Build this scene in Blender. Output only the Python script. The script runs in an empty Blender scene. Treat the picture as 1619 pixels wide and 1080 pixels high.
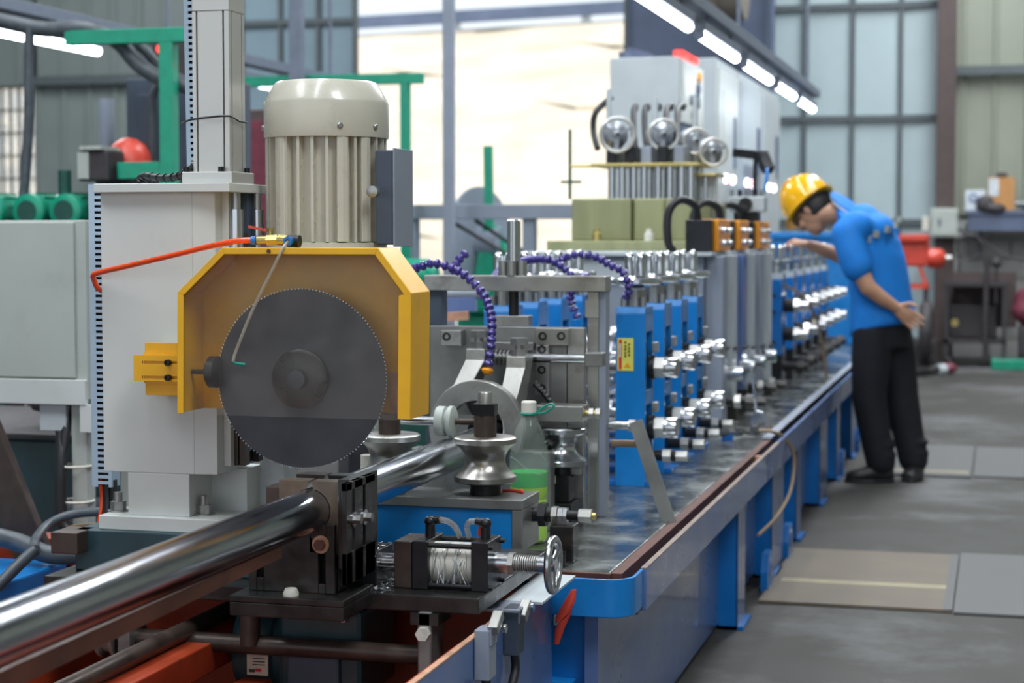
import bpy, math, random
from mathutils import Vector, Matrix
random.seed(4)
SC = bpy.context.scene
COL = SC.collection
PI = math.pi
# ------------------------------------------------------------------ camera
cam = bpy.data.objects.new('camera', bpy.data.cameras.new('camera'))
COL.objects.link(cam)
cam.location = (0, 0, 1.25)
cam.rotation_euler = (math.radians(90 - 3.355), 0, math.radians(14.88))
cam.data.lens = 2900 / 1619 * 36
cam.data.sensor_width = 36
cam.data.dof.use_dof = True
cam.data.dof.focus_distance = 3.75
cam.data.dof.aperture_fstop = 4.3
cam.data.clip_end = 300
SC.camera = cam
# ------------------------------------------------------------------ sky and light
SC.view_settings.view_transform = 'Standard'
SC.view_settings.look = 'None'
SC.view_settings.gamma = 1
SC.view_settings.use_curve_mapping = False
SC.view_settings.exposure = 0.5
w = bpy.data.worlds.new('overcast_sky'); SC.world = w; w.use_nodes = True
bg = w.node_tree.nodes['Background']
bg.inputs[0].default_value = (0.84, 0.92, 1.0, 1); bg.inputs[1].default_value = 0.85
sun = bpy.data.objects.new('sun', bpy.data.lights.new('sun', 'SUN'))
sun.data.energy = 2.6; sun.data.angle = 0.03; sun.data.color = (1, .97, .92)
sun.rotation_euler = (math.radians(34), 0, math.radians(25)); COL.objects.link(sun)
def area(name, loc, sx, sy, e, aim=None, col=(.93, .97, 1)):
    l = bpy.data.lights.new(name, 'AREA'); l.shape = 'RECTANGLE'; l.size = sx; l.size_y = sy; l.energy = e; l.color = col
    o = bpy.data.objects.new(name, l); o.location = loc; COL.objects.link(o)
    if aim:
        o.rotation_euler = (Vector(aim) - Vector(loc)).to_track_quat('-Z', 'Y').to_euler()
    return o
area('roof_area_light', (1.2, 1.2, 6.35), 1.2, 4.5, 270, (-0.2, 2.2, 0))
area('roof_area_light', (-4.2, 4.0, 6.35), 1.2, 8.0, 260)
area('roof_area_light', (-1.7, 2.5, 6.35), .45, 8.0, 130)  # unseen lamp added so the tube reflects long bright streaks
area('roof_area_light', (-0.4, 10.0, 6.35), 1.2, 6.0, 260)
area('roof_area_light', (-8.5, 13.5, 6.35), 1.2, 6.0, 330)
area('roof_area_light', (0.4, 15.5, 6.35), 1.2, 5.0, 330)  # unseen lamp, energy added to brighten the back doors

# ------------------------------------------------------------------ materials
MATS = {}
def M(name, col, rough=.5, metal=0., var=.12, scale=18., bump=0., dirt=None, damt=.5, dscale=6., emit=0., coat=0., stretch=None, rvar=.08, thr=.55, spec=None):
    m = bpy.data.materials.new(name); m.use_nodes = True
    n = m.node_tree.nodes; L = m.node_tree.links; p = n['Principled BSDF']
    tc = n.new('ShaderNodeTexCoord'); mp = n.new('ShaderNodeMapping'); L.new(tc.outputs['Object'], mp.inputs[0])
    if stretch: mp.inputs['Scale'].default_value = stretch
    nz = n.new('ShaderNodeTexNoise'); nz.inputs['Scale'].default_value = scale; nz.inputs['Detail'].default_value = 5; L.new(mp.outputs[0], nz.inputs[0])
    mx = n.new('ShaderNodeMix'); mx.data_type = 'RGBA'
    mr = n.new('ShaderNodeMapRange'); mr.inputs[1].default_value = .3; mr.inputs[2].default_value = .7; L.new(nz.outputs[0], mr.inputs[0]); L.new(mr.outputs[0], mx.inputs[0])
    mx.inputs[6].default_value = [min(1, c * (1 - var)) for c in col] + [1]
    mx.inputs[7].default_value = [min(1, c * (1 + var)) for c in col] + [1]
    out = mx.outputs[2]
    if dirt:
        n2 = n.new('ShaderNodeTexNoise'); n2.inputs['Scale'].default_value = dscale; n2.inputs['Detail'].default_value = 7; n2.inputs['Roughness'].default_value = .65
        L.new(mp.outputs[0], n2.inputs[0])
        r2 = n.new('ShaderNodeMapRange'); r2.inputs[1].default_value = thr; r2.inputs[2].default_value = thr + .15; r2.inputs[4].default_value = damt; L.new(n2.outputs[0], r2.inputs[0])
        m2 = n.new('ShaderNodeMix'); m2.data_type = 'RGBA'; L.new(r2.outputs[0], m2.inputs[0]); L.new(out, m2.inputs[6]); m2.inputs[7].default_value = list(dirt) + [1]; out = m2.outputs[2]
    L.new(out, p.inputs['Base Color'])
    rr = n.new('ShaderNodeMapRange'); rr.inputs[1].default_value = .3; rr.inputs[2].default_value = .7
    rr.inputs[3].default_value = max(.02, rough - rvar); rr.inputs[4].default_value = min(1, rough + rvar); L.new(nz.outputs[0], rr.inputs[0]); L.new(rr.outputs[0], p.inputs['Roughness'])
    p.inputs['Metallic'].default_value = metal
    if spec is not None: p.inputs['Specular IOR Level'].default_value = spec
    if coat: p.inputs['Coat Weight'].default_value = coat
    if bump:
        b = n.new('ShaderNodeBump'); b.inputs['Strength'].default_value = bump; b.inputs['Distance'].default_value = .004; L.new(nz.outputs[0], b.inputs['Height']); L.new(b.outputs[0], p.inputs['Normal'])
    if emit:
        p.inputs['Emission Color'].default_value = list(col) + [1]; p.inputs['Emission Strength'].default_value = emit
    MATS[name] = m
    return m
def glassy(name, col, fac, rough=.1, vscale=9):
    m = bpy.data.materials.new(name); m.use_nodes = True; n = m.node_tree.nodes; L = m.node_tree.links
    p = n['Principled BSDF']; p.inputs['Base Color'].default_value = list(col) + [1]; p.inputs['Roughness'].default_value = rough
    t = n.new('ShaderNodeBsdfTransparent'); mx = n.new('ShaderNodeMixShader'); nz = n.new('ShaderNodeTexNoise'); nz.inputs['Scale'].default_value = vscale; nz.inputs['Detail'].default_value = 8
    tc = n.new('ShaderNodeTexCoord'); L.new(tc.outputs['Object'], nz.inputs[0])
    r = n.new('ShaderNodeMapRange'); r.inputs[1].default_value = .3; r.inputs[2].default_value = .75; r.inputs[3].default_value = fac * .5; r.inputs[4].default_value = fac * 1.5; L.new(nz.outputs[0], r.inputs[0])
    L.new(r.outputs[0], mx.inputs[0]); L.new(t.outputs[0], mx.inputs[1]); L.new(p.outputs[0], mx.inputs[2]); L.new(mx.outputs[0], n['Material Output'].inputs[0])
    MATS[name] = m
M('white_paint', (.60, .63, .615), .4, var=.04, scale=5, dirt=(.42, .42, .38), damt=.25, dscale=4, thr=.58)
M('cream_paint', (.53, .51, .43), .3, var=.05, scale=12, dirt=(.25, .22, .14), damt=.45, dscale=9, thr=.62, coat=.3, bump=.05)
M('cabinet_grey', (.42, .46, .43), .45, var=.05, scale=4, dirt=(.28, .29, .26), damt=.3, dscale=5)
M('grey_paint', (.255, .29, .36), .45, var=.08, scale=7)
M('pale_grey', (.50, .55, .58), .4, var=.06, scale=7)
M('dark_grey_blue', (.055, .075, .11), .5, var=.1)
M('yellow_paint', (.80, .42, .006), .38, var=.06, scale=14, dirt=(.35, .2, .02), damt=.35, dscale=11, thr=.62, bump=.1)
M('blue_paint', (.0, .155, .52), .35, var=.12, scale=8, dirt=(.005, .07, .25), damt=.5, dscale=5, coat=.2)
M('blue_bright', (.003, .195, .57), .35, var=.1, scale=10, dirt=(.01, .1, .32), damt=.5, dscale=12, thr=.6, coat=.2)
M('slate_blue_tone', (.10, .165, .37), .32, var=.12, scale=5, dirt=(.16, .18, .28), damt=.5, dscale=4, coat=.3)  # paler blue; on the bed sides it carries the light falling there
M('red_oxide', (.34, .042, .012), .42, var=.2, scale=9, dirt=(.1, .03, .02), damt=.7, dscale=6)
M('rust_brown', (.11, .04, .026), .5, metal=.1, var=.3, scale=14, dirt=(.06, .035, .03), damt=.7, dscale=9, bump=.1)
M('rust_edge', (.50, .27, .17), .6, var=.3, scale=25)
M('chrome', (.58, .60, .63), .2, metal=1, var=.05, rvar=.05)
M('pipe_steel', (.47, .49, .54), .19, metal=1, var=.14, scale=9, stretch=(6, .35, 6), rvar=.07)
M('machined_steel', (.40, .40, .385), .36, metal=.85, var=.16, scale=10, dirt=(.18, .16, .13), damt=.6, dscale=13)
M('plate_steel', (.27, .275, .27), .42, metal=.75, var=.25, scale=7, dirt=(.14, .13, .115), damt=.6, dscale=10, bump=.04)
M('roll_steel', (.40, .385, .36), .34, metal=.95, var=.12, scale=14)
M('dark_steel', (.045, .043, .042), .3, metal=.65, var=.3, scale=16, dirt=(.09, .07, .055), damt=.6, dscale=10, bump=.05)
M('black_oxide', (.022, .023, .026), .34, metal=.5, var=.2)
M('brown_steel', (.06, .042, .034), .42, metal=.3, var=.3, scale=20)
M('blade_steel', (.06, .062, .07), .48, metal=.6, var=.2, scale=16, dirt=(.11, .105, .105), damt=.4, dscale=24, thr=.6)
M('wet_plate', (.24, .255, .25), .24, metal=.8, var=.4, scale=9, dirt=(.07, .075, .075), damt=.7, dscale=6, rvar=.14, bump=.12, thr=.48)
M('aluminium', (.58, .575, .55), .36, metal=.55, var=.04, scale=3)
M('duct_blue', (.44, .56, .68), .5, var=.04)
M('rubber', (.02, .021, .024), .45, var=.2)
M('grey_hose', (.07, .085, .10), .42, var=.25, scale=30)
M('hose_violet', (.045, .03, .22), .28, var=.15, coat=.4)
M('orange_plastic', (.88, .33, .01), .4, var=.06)
M('red_hose', (.82, .075, .012), .3, var=.05, coat=.3)
M('red_paint', (.62, .06, .035), .38, var=.12)
M('green_paint', (.005, .30, .18), .38, var=.1, coat=.2)
M('green_dark', (.012, .075, .06), .5, var=.2)
M('teal_dark', (.02, .055, .068), .38, var=.25, scale=9, coat=.2)
M('olive', (.30, .31, .17), .38, metal=.35, var=.18, scale=4, stretch=(3, 3, .4))
M('brass', (.52, .42, .16), .35, metal=.8)
M('nylon_white', (.66, .65, .58), .4, var=.06, dirt=(.3, .28, .22), damt=.5, dscale=20)
M('green_string', (.0, .26, .19), .4)
M('sticker_yellow', (.72, .68, .12), .45, var=.05)
M('sticker_red', (.55, .02, .03), .45)
M('ink', (.03, .035, .02), .6)
M('paper', (.55, .48, .38), .6, var=.1)
M('tube_glow', (.86, .93, 1.0), .4, emit=9.)
M('fixture_grey', (.16, .19, .25), .5)
M('concrete', (.062, .06, .056), .72, spec=.25, var=.25, scale=2.2, dirt=(.155, .155, .16), damt=.8, dscale=1.05, thr=.5, bump=.12, rvar=.12)
M('floor_plate_tan', (.155, .13, .10), .65, spec=.3, metal=.0, var=.2, scale=4, dirt=(.13, .13, .13), damt=.7, dscale=3.5)
M('floor_plate_grey', (.12, .123, .123), .65, spec=.3, metal=.0, var=.15, scale=4, dirt=(.13, .13, .13), damt=.6, dscale=4)
M('line_yellow', (.27, .235, .14), .6, var=.2)
M('sheet_olive_grey', (.27, .29, .235), .5, var=.06, scale=2)
M('sheet_left', (.205, .24, .235), .5, var=.06, scale=2)
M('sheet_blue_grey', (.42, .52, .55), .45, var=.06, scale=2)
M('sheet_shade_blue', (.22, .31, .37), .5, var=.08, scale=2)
M('slate_panel', (.10, .13, .21), .5, var=.15, scale=2)
M('girt', (.09, .11, .12), .6)
M('brown_column', (.075, .052, .05), .55, var=.15)
M('masonry', (.42, .42, .41), .8, var=.2, scale=3, bump=.3)
M('mortar', (.28, .28, .27), .9)
M('roof_sheet', (.62, .65, .68), .6)
M('hill', (.62, .55, .44), .9, var=.2, scale=.7, dirt=(.36, .32, .22), damt=.8, dscale=.35, bump=.3)
M('yard', (.6, .58, .54), .9)
M('leaf', (.25, .38, .18), .8, var=.4)
M('card', (.50, .25, .09), .7, var=.1)
M('clutter_dark', (.045, .04, .045), .6, var=.3)
M('maroon', (.18, .035, .06), .6, var=.2)
M('skin', (.50, .27, .17), .5, var=.06)
M('shirt_blue', (.004, .20, .68), .75, var=.06, scale=30, bump=.05)
M('collar_white', (.6, .65, .7), .7)
M('trouser', (.006, .007, .012), .8, var=.2)
M('shoe', (.015, .015, .017), .45, var=.2)
M('hair', (.015, .013, .012), .5, bump=.4, scale=60)
M('helmet_yellow', (.88, .45, .005), .18, var=.03, coat=.6)
M('print_grey', (.50, .52, .44), .7)
M('liquid', (.42, .75, .0), .15)
M('liquid_top', (.03, .45, .08), .2)
M('polybag', (.62, .66, .66), .3, var=.2)
M('window_glow', (.8, .9, 1.0), .3, emit=1.6)
M('lamp_white', (.85, .9, 1.0), .3, emit=4)
M('lamp_red', (.9, .06, .05), .3, emit=1.2)
M('copper', (.30, .21, .13), .5, metal=.2)
M('swarf', (.55, .57, .6), .25, metal=.9, var=.3)
glassy('acrylic', (.27, .25, .23), .10, .22, 14)
glassy('bottle_pet', (.50, .56, .52), .22, .12, 6)
glassy('clear_tube', (.50, .45, .36), .5, .1, 20)
M('lip_worn', (.26, .19, .16), .5, var=.4, scale=30)
M('cast_grey', (.27, .29, .32), .34, metal=.5, var=.15)
M('duct_tan', (.20, .17, .145), .5, var=.2, scale=4)
M('jaw_tan', (.15, .11, .08), .45, metal=.35, var=.3, scale=20)
glassy('window_pane', (.75, .85, .95), .35, .1, 3)

# ------------------------------------------------------------------ mesh helpers
class B:
    def __init__(s): s.v = []; s.f = []; s.sm = []
    def add(s, vs, fs, sm=False):
        o = len(s.v); s.v += [Vector(v) for v in vs]; s.f += [[i + o for i in f] for f in fs]
        s.sm += [sm] * len(fs) if isinstance(sm, bool) else sm
        return s
    def box(s, x0, x1, y0, y1, z0, z1):
        return s.add([(x0, y0, z0), (x1, y0, z0), (x1, y1, z0), (x0, y1, z0), (x0, y0, z1), (x1, y0, z1), (x1, y1, z1), (x0, y1, z1)],
                     [(3, 2, 1, 0), (4, 5, 6, 7), (0, 1, 5, 4), (1, 2, 6, 5), (2, 3, 7, 6), (3, 0, 4, 7)])
    def obox(s, c, size, rx=0, ry=0, rz=0):
        m = Matrix.Rotation(rz, 3, 'Z') @ Matrix.Rotation(ry, 3, 'Y') @ Matrix.Rotation(rx, 3, 'X')
        t = B().box(-size[0] / 2, size[0] / 2, -size[1] / 2, size[1] / 2, -size[2] / 2, size[2] / 2)
        return s.add([m @ v + Vector(c) for v in t.v], t.f)
    def beam(s, p0, p1, wd, ht):
        p0 = Vector(p0); p1 = Vector(p1); d = (p1 - p0).normalized()
        up = Vector((0, 0, 1)) if abs(d.z) < .9 else Vector((0, 1, 0))
        sd = d.cross(up).normalized(); u2 = sd.cross(d)
        vs = [p + sd * a * wd / 2 + u2 * b * ht / 2 for p in (p0, p1) for a, b in ((-1, -1), (1, -1), (1, 1), (-1, 1))]
        return s.add(vs, [(0, 1, 2, 3), (7, 6, 5, 4), (0, 4, 5, 1), (1, 5, 6, 2), (2, 6, 7, 3), (3, 7, 4, 0)])
    def lathe(s, o, ax, prof, n=28, sm=True, hexa=False):
        ax = {'x': Vector((1, 0, 0)), 'y': Vector((0, 1, 0)), 'z': Vector((0, 0, 1))}.get(ax, ax) if isinstance(ax, str) else Vector(ax).normalized()
        u = Vector((0, 0, 1)) if abs(ax.z) < .9 else Vector((1, 0, 0))
        a = ax.cross(u).normalized(); b = ax.cross(a); o = Vector(o); vs = []; fs = []; sms = []
        for r, h in prof:
            vs += [o + ax * h + (a * math.cos(2 * PI * i / n) + b * math.sin(2 * PI * i / n)) * r for i in range(n)]
        for k in range(len(prof) - 1):
            for i in range(n):
                j = (i + 1) % n; fs.append((k * n + i, k * n + j, (k + 1) * n + j, (k + 1) * n + i)); sms.append(sm)
        fs.append(tuple(range(n - 1, -1, -1))); fs.append(tuple((len(prof) - 1) * n + i for i in range(n))); sms += [False, False]
        return s.add(vs, fs, sms)
    def cyl(s, p0, p1, r, r2=None, n=20, sm=True):
        p0 = Vector(p0); p1 = Vector(p1)
        return s.lathe(p0, p1 - p0, [(r, 0), (r if r2 is None else r2, (p1 - p0).length)], n, sm)
    def hexn(s, p0, p1, r): return s.cyl(p0, p1, r, n=6, sm=False)
    def ring(s, o, ax, ro, ri, h, n=40):
        o = Vector(o); ax = Vector({'x': (1, 0, 0), 'y': (0, 1, 0), 'z': (0, 0, 1)}[ax]); u = Vector((0, 0, 1)) if abs(ax.z) < .9 else Vector((1, 0, 0))
        a = ax.cross(u).normalized(); b = ax.cross(a); pf = [(ro, 0), (ro, h), (ri, h), (ri, 0)]; vs = []; fs = []
        for r, hh in pf: vs += [o + ax * hh + (a * math.cos(2 * PI * i / n) + b * math.sin(2 * PI * i / n)) * r for i in range(n)]
        for k in range(4):
            for i in range(n): j = (i + 1) % n; q = (k + 1) % 4; fs.append((k * n + i, k * n + j, q * n + j, q * n + i))
        return s.add(vs, fs, True)
    def torus(s, o, ax, R, r, n=36, m=10):
        ax = Vector({'x': (1, 0, 0), 'y': (0, 1, 0), 'z': (0, 0, 1)}[ax]) if isinstance(ax, str) else Vector(ax).normalized()
        u = Vector((0, 0, 1)) if abs(ax.z) < .9 else Vector((1, 0, 0)); a = ax.cross(u).normalized(); b = ax.cross(a)
        pts = [Vector(o) + (a * math.cos(2 * PI * i / n) + b * math.sin(2 * PI * i / n)) * R for i in range(n)]
        return s.tube(pts, r, m, 1, True)
    def tube(s, pts, r, n=8, res=5, closed=False):
        pts = [Vector(p) for p in pts]; P = []
        if res > 1 and len(pts) > 2:
            N = len(pts)
            for i in range(N if closed else N - 1):
                p0 = pts[(i - 1) % N] if (closed or i > 0) else pts[0] * 2 - pts[1]; p1 = pts[i]; p2 = pts[(i + 1) % N]
                p3 = pts[(i + 2) % N] if (closed or i + 2 < N) else pts[-1] * 2 - pts[-2]
                for k in range(res):
                    t = k / res; P.append(.5 * ((2 * p1) + (p2 - p0) * t + (2 * p0 - 5 * p1 + 4 * p2 - p3) * t * t + (3 * p1 - p0 - 3 * p2 + p3) * t ** 3))
            if not closed: P.append(pts[-1])
        else: P = pts
        N = len(P); vs = []; fs = []; ref = None
        for i, p in enumerate(P):
            d = ((P[(i + 1) % N] if closed or i + 1 < N else p) - (P[i - 1] if closed or i > 0 else p)).normalized()
            if ref is None: ref = d.cross(Vector((0, 0, 1)) if abs(d.z) < .9 else Vector((1, 0, 0))).normalized()
            ref = (ref - d * ref.dot(d)).normalized(); b = d.cross(ref); rr = r[min(len(r) - 1, int(i * len(r) / N))] if isinstance(r, (list, tuple)) else r
            vs += [p + (ref * math.cos(2 * PI * k / n) + b * math.sin(2 * PI * k / n)) * rr for k in range(n)]
        for i in range(N if closed else N - 1):
            q = (i + 1) % N
            for k in range(n): l = (k + 1) % n; fs.append((i * n + k, i * n + l, q * n + l, q * n + k))
        sms = [True] * len(fs)
        if not closed: fs += [tuple(range(n - 1, -1, -1)), tuple((N - 1) * n + k for k in range(n))]; sms += [False, False]
        return s.add(vs, fs, sms)
    def prism(s, poly, ax, a, b, sm=False):
        n = len(poly); g = {'y': lambda u, w, t: (u, t, w), 'x': lambda u, w, t: (t, u, w), 'z': lambda u, w, t: (u, w, t)}[ax]
        vs = [g(u, w_, t) for t in (a, b) for u, w_ in poly]
        fs = [tuple(range(n)), tuple(range(2 * n - 1, n - 1, -1))] + [(i, i + n, (i + 1) % n + n, (i + 1) % n) for i in range(n)]
        return s.add(vs, fs, [False, False] + [sm] * n)
    def ell(s, c, r, n=16, m=10, rot=None):
        c = Vector(c); vs = []; fs = []
        for j in range(m + 1):
            t = PI * j / m
            for i in range(n):
                v = Vector((r[0] * math.sin(t) * math.cos(2 * PI * i / n), r[1] * math.sin(t) * math.sin(2 * PI * i / n), r[2] * math.cos(t)))
                vs.append(c + (rot @ v if rot else v))
        for j in range(m):
            for i in range(n): k = (i + 1) % n; fs.append((j * n + i, (j + 1) * n + i, (j + 1) * n + k, j * n + k))
        return s.add(vs, fs, True)
    def loft(s, secs, n=18):
        vs = []; fs = []
        for c, u, v in secs:
            c = Vector(c); u = Vector(u); v = Vector(v); vs += [c + u * math.cos(2 * PI * i / n) + v * math.sin(2 * PI * i / n) for i in range(n)]
        for k in range(len(secs) - 1):
            for i in range(n): j = (i + 1) % n; fs.append((k * n + i, k * n + j, (k + 1) * n + j, (k + 1) * n + i))
        fs += [tuple(range(n - 1, -1, -1)), tuple((len(secs) - 1) * n + i for i in range(n))]
        return s.add(vs, fs, True)
    def limb(s, pts, rs, n=14):
        for k in range(len(pts) - 1):
            a = Vector(pts[k]); b = Vector(pts[k + 1]); d = (b - a).normalized(); u = d.cross(Vector((0, 1, .3))).normalized(); v = d.cross(u)
            s.loft([(a, u * rs[k], v * rs[k]), (b, u * rs[k + 1], v * rs[k + 1])], n); s.ell(a, (rs[k],) * 3, n, 8); s.ell(b, (rs[k + 1],) * 3, n, 8)
        return s
    def build(s, name, mat, parent=None, bev=0, label=None, origin=None, remesh=0, smooth=0, kind=None):
        o0 = root_loc(parent) if parent else Vector(origin) if origin else Vector((sum(v.x for v in s.v) / len(s.v), sum(v.y for v in s.v) / len(s.v), min(v.z for v in s.v)))
        me = bpy.data.meshes.new(name); me.from_pydata([v - o0 for v in s.v], [], s.f); me.polygons.foreach_set('use_smooth', s.sm)
        if any(s.sm): me.set_sharp_from_angle(angle=math.radians(38))
        me.materials.append(MATS[mat]); ob = bpy.data.objects.new(name, me); COL.objects.link(ob)
        if parent: ob.parent = parent
        else: ob.location = o0
        if bev:
            b = ob.modifiers.new('bevel', 'BEVEL'); b.width = bev; b.segments = 2; b.limit_method = 'ANGLE'; b.angle_limit = math.radians(40)
        if remesh:
            r = ob.modifiers.new('remesh', 'REMESH'); r.mode = 'VOXEL'; r.voxel_size = remesh; r.use_smooth_shade = True
        if smooth:
            k = ob.modifiers.new('smooth', 'SMOOTH'); k.iterations = smooth; k.factor = .5
        if label: ob['label'] = label
        if kind: ob['kind'] = kind
        return ob
def root_loc(o):
    v = Vector((0, 0, 0))
    while o: v = v + o.location; o = o.parent
    return v
def tag(o, label, cat, group=None):
    o['label'] = label; o['category'] = cat
    if group: o['group'] = group
    return o
def thing(name, label, cat, loc, group=None):
    o = bpy.data.objects.new(name, None); COL.objects.link(o); o.location = loc; o.empty_display_size = .05
    return tag(o, label, cat, group)
def copy_tree(o, parent=None, dl=(0, 0, 0)):
    c = o.copy(); COL.objects.link(c); c.parent = parent
    if parent is None: c.location = o.location + Vector(dl)
    for ch in list(o.children): copy_tree(ch, c)
    return c
def struct(o): o['kind'] = 'structure'; return o
def dup(o, parent, loc, rot=None):
    c = o.copy(); COL.objects.link(c); c.parent = parent; c.location = loc
    if rot is not None: c.rotation_euler = rot
    return c
# ------------------------------------------------------------------ the hall
struct(B().box(-13.3, 6.3, -9, 19.2, -.2, 0).build('floor', 'concrete'))
struct(B().box(-13.3, 6.3, -9, 19.4, 6.5, 6.7).build('ceiling', 'roof_sheet'))
struct(B().box(-13.5, -13.3, -9, 19.4, 0, 6.5).build('wall_left', 'sheet_left'))
struct(B().box(6.3, 6.5, -9, 19.4, 0, 6.5).build('wall_right', 'sheet_olive_grey'))
wb = bpy.data.objects.new('wall_back', None); COL.objects.link(wb); wb.location = (-4, 19.1, 0); struct(wb)
B().box(-13.3, 6.3, 19.08, 19.25, 4.6, 6.5).build('header', 'sheet_left', wb)
B().box(-13.3, -11.3, 19.08, 19.25, 0, 4.6).build('infill', 'sheet_left', wb)
B().box(-10.75, -8.08, 19.08, 19.25, 0, 4.6).build('infill', 'sheet_left', wb)
B().box(-11.3, -10.75, 19.08, 19.25, 0, 1.62).build('infill', 'sheet_left', wb)
B().box(-11.3, -10.75, 19.08, 19.25, 2.95, 4.6).build('infill', 'sheet_left', wb)
B().box(-.5, 6.3, 19.08, 19.25, 1.42, 4.6).build('infill', 'sheet_olive_grey', wb)
def sheets(x0, x1, z0, z1, mat, wd=.32):
    first = None; x = x0
    while x < x1 - .05:
        if first is None:
            b = B().prism([(0, 19.06), (.05, 19.06), (.065, 19.02), (.095, 19.02), (.11, 19.06), (wd - .005, 19.06), (wd - .005, 19.078), (0, 19.078)], 'z', z0, z1)
            first = b.build('wall_sheet', mat, wb); first.location.x += x
            base = first.location.copy()
        else: dup(first, wb, (base.x + x - x0, base.y, base.z))
        x += wd
sheets(-13.2, -11.3, 0, 4.6, 'sheet_left'); sheets(-10.74, -8.1, 0, 4.6, 'sheet_left')
sheets(-11.3, -10.8, 2.95, 4.6, 'sheet_left'); sheets(-11.3, -10.8, 0, 1.62, 'sheet_left')
sheets(-.46, 2.4, 1.44, 4.6, 'sheet_olive_grey', .31)
B().box(-13.2, -11.3, 18.92, 19.015, 2.94, 3.04).build('girt', 'girt', wb)
B().box(-10.74, -8.1, 18.92, 19.015, 2.94, 3.04).build('girt', 'girt', wb)
B().box(-.45, 4, 18.92, 19.015, 2.83, 2.92).build('girt', 'girt', wb)
# low masonry wall of blocks on the right
B().box(-.5, 6.3, 19.1, 19.25, 0, 1.42).build('mortar', 'mortar', wb)
bk = None
for r in range(7):
    for c in range(9):
        x = -.49 + c * .4 - (.2 if r % 2 else 0)
        if x < -.55: continue
        if bk is None: bk = B().box(0, .385, 19.06, 19.1, .005, .193).build('block', 'masonry', wb, .006); bl = bk.location.copy(); bk.location = bl + Vector((x, 0, r * .2))
        else: dup(bk, wb, bl + Vector((x, 0, r * .2)))
# window on the far left
wn = bpy.data.objects.new('window_1', None); COL.objects.link(wn); wn.location = (-11.02, 19.1, 1.62); struct(wn)
B().box(-11.3, -10.75, 19.14, 19.15, 1.62, 2.95).build('pane', 'window_pane', wn)
fr = B()
for k in range(6): fr.box(-11.3 + k * .108, -11.285 + k * .108, 19.1, 19.14, 1.62, 2.95)
for k in range(6): fr.box(-11.3, -10.75, 19.105, 19.135, 1.62 + k * .262, 1.64 + k * .262)
fr.build('window_grille', 'girt', wn)
# sliding door leaves
def leaf(name, x0, x1, z1, mulls, girts, pm, y=18.85):
    d = bpy.data.objects.new(name, None); COL.objects.link(d); d.location = ((x0 + x1) / 2, y, 0); struct(d)
    xs = [x0] + mulls + [x1]; zs = [0.03] + girts + [z1]
    for i in range(len(xs) - 1):
        for j in range(len(zs) - 1): B().box(xs[i] + .012, xs[i + 1] - .012, y + .02, y + .04, zs[j] + .012, zs[j + 1] - .012).build('panel', pm, d)
    for x in xs: B().box(x - .022, x + .022, y - .03, y + .05, 0.03, z1).build('mullion', 'girt', d)
    for z in zs: B().box(x0, x1, y - .04, y - .005, z - .03, z + .03).build('rail', 'girt', d)
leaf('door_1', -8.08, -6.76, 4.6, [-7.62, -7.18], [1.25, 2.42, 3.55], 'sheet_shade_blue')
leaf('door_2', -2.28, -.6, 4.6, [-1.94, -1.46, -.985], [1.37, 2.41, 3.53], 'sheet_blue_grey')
leaf('door_3', -3.75, -2.5, 4.6, [], [2.4], 'slate_panel', 18.7)  # leaf in shade: the shade is put into its dark panel colour
struct(B().prism([(-.62, 18.5), (-.44, 18.5), (-.44, 18.53), (-.52, 18.53), (-.52, 18.75), (-.44, 18.75), (-.44, 18.78), (-.62, 18.78), (-.62, 18.75), (-.54, 18.75), (-.54, 18.53), (-.62, 18.53)], 'z', 0, 6.5).build('trim_1', 'brown_column'))
struct(B().box(-2.50, -2.26, 18.3, 18.6, 0, 6.5).build('trim_2', 'slate_panel'))
struct(B().cyl((-2.2, 18.2, 0), (-2.2, 18.2, 6.5), .035).build('trim_3', 'slate_panel'))
# yard and cut hillside outside
struct(B().box(-60, 40, 19.6, 30, -.25, -.05).build('yard_ground', 'yard'))
hb = B(); NX, NY = 70, 26
hv = []
for j in range(NY + 1):
    for i in range(NX + 1):
        t = j / NY; x = -42 + i * 1.0; y = 27 + t * 13
        z = -.2 + 6.0 * t ** .9 + .026 * (x + 14) * t
        n = math.sin(x * .9 + j) * .18 + math.sin(x * 2.3 - j * 1.7) * .12 + random.uniform(-.14, .14)
        hv.append((x, y + n * 1.6 * (1 if 0 < j < NY else 0), z + n * .5 * (1 if 0 < j < NY else 0)))
hb.add(hv, [(j * (NX + 1) + i, j * (NX + 1) + i + 1, (j + 1) * (NX + 1) + i + 1, (j + 1) * (NX + 1) + i) for j in range(NY) for i in range(NX)], True)
tag(hb.build('hillside', 'hill'), 'bare sandy cut slope rising outside the open doorway', 'hillside')
gr = thing('guard_rail', 'dark barrier running along the top of the slope outside', 'guard rail', (-12, 39.6, 6))
B().beam((-41, 39.75, 5.35), (26, 39.75, 7.09), .1, .28).build('barrier_beam', 'slate_panel', gr)
for k in range(16): B().box(-36 + k * 3, -35.8 + k * 3, 39.82, 39.95, 5.0 + .078 * k, 5.6 + .078 * k).build('post', 'pale_grey', gr)
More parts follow.
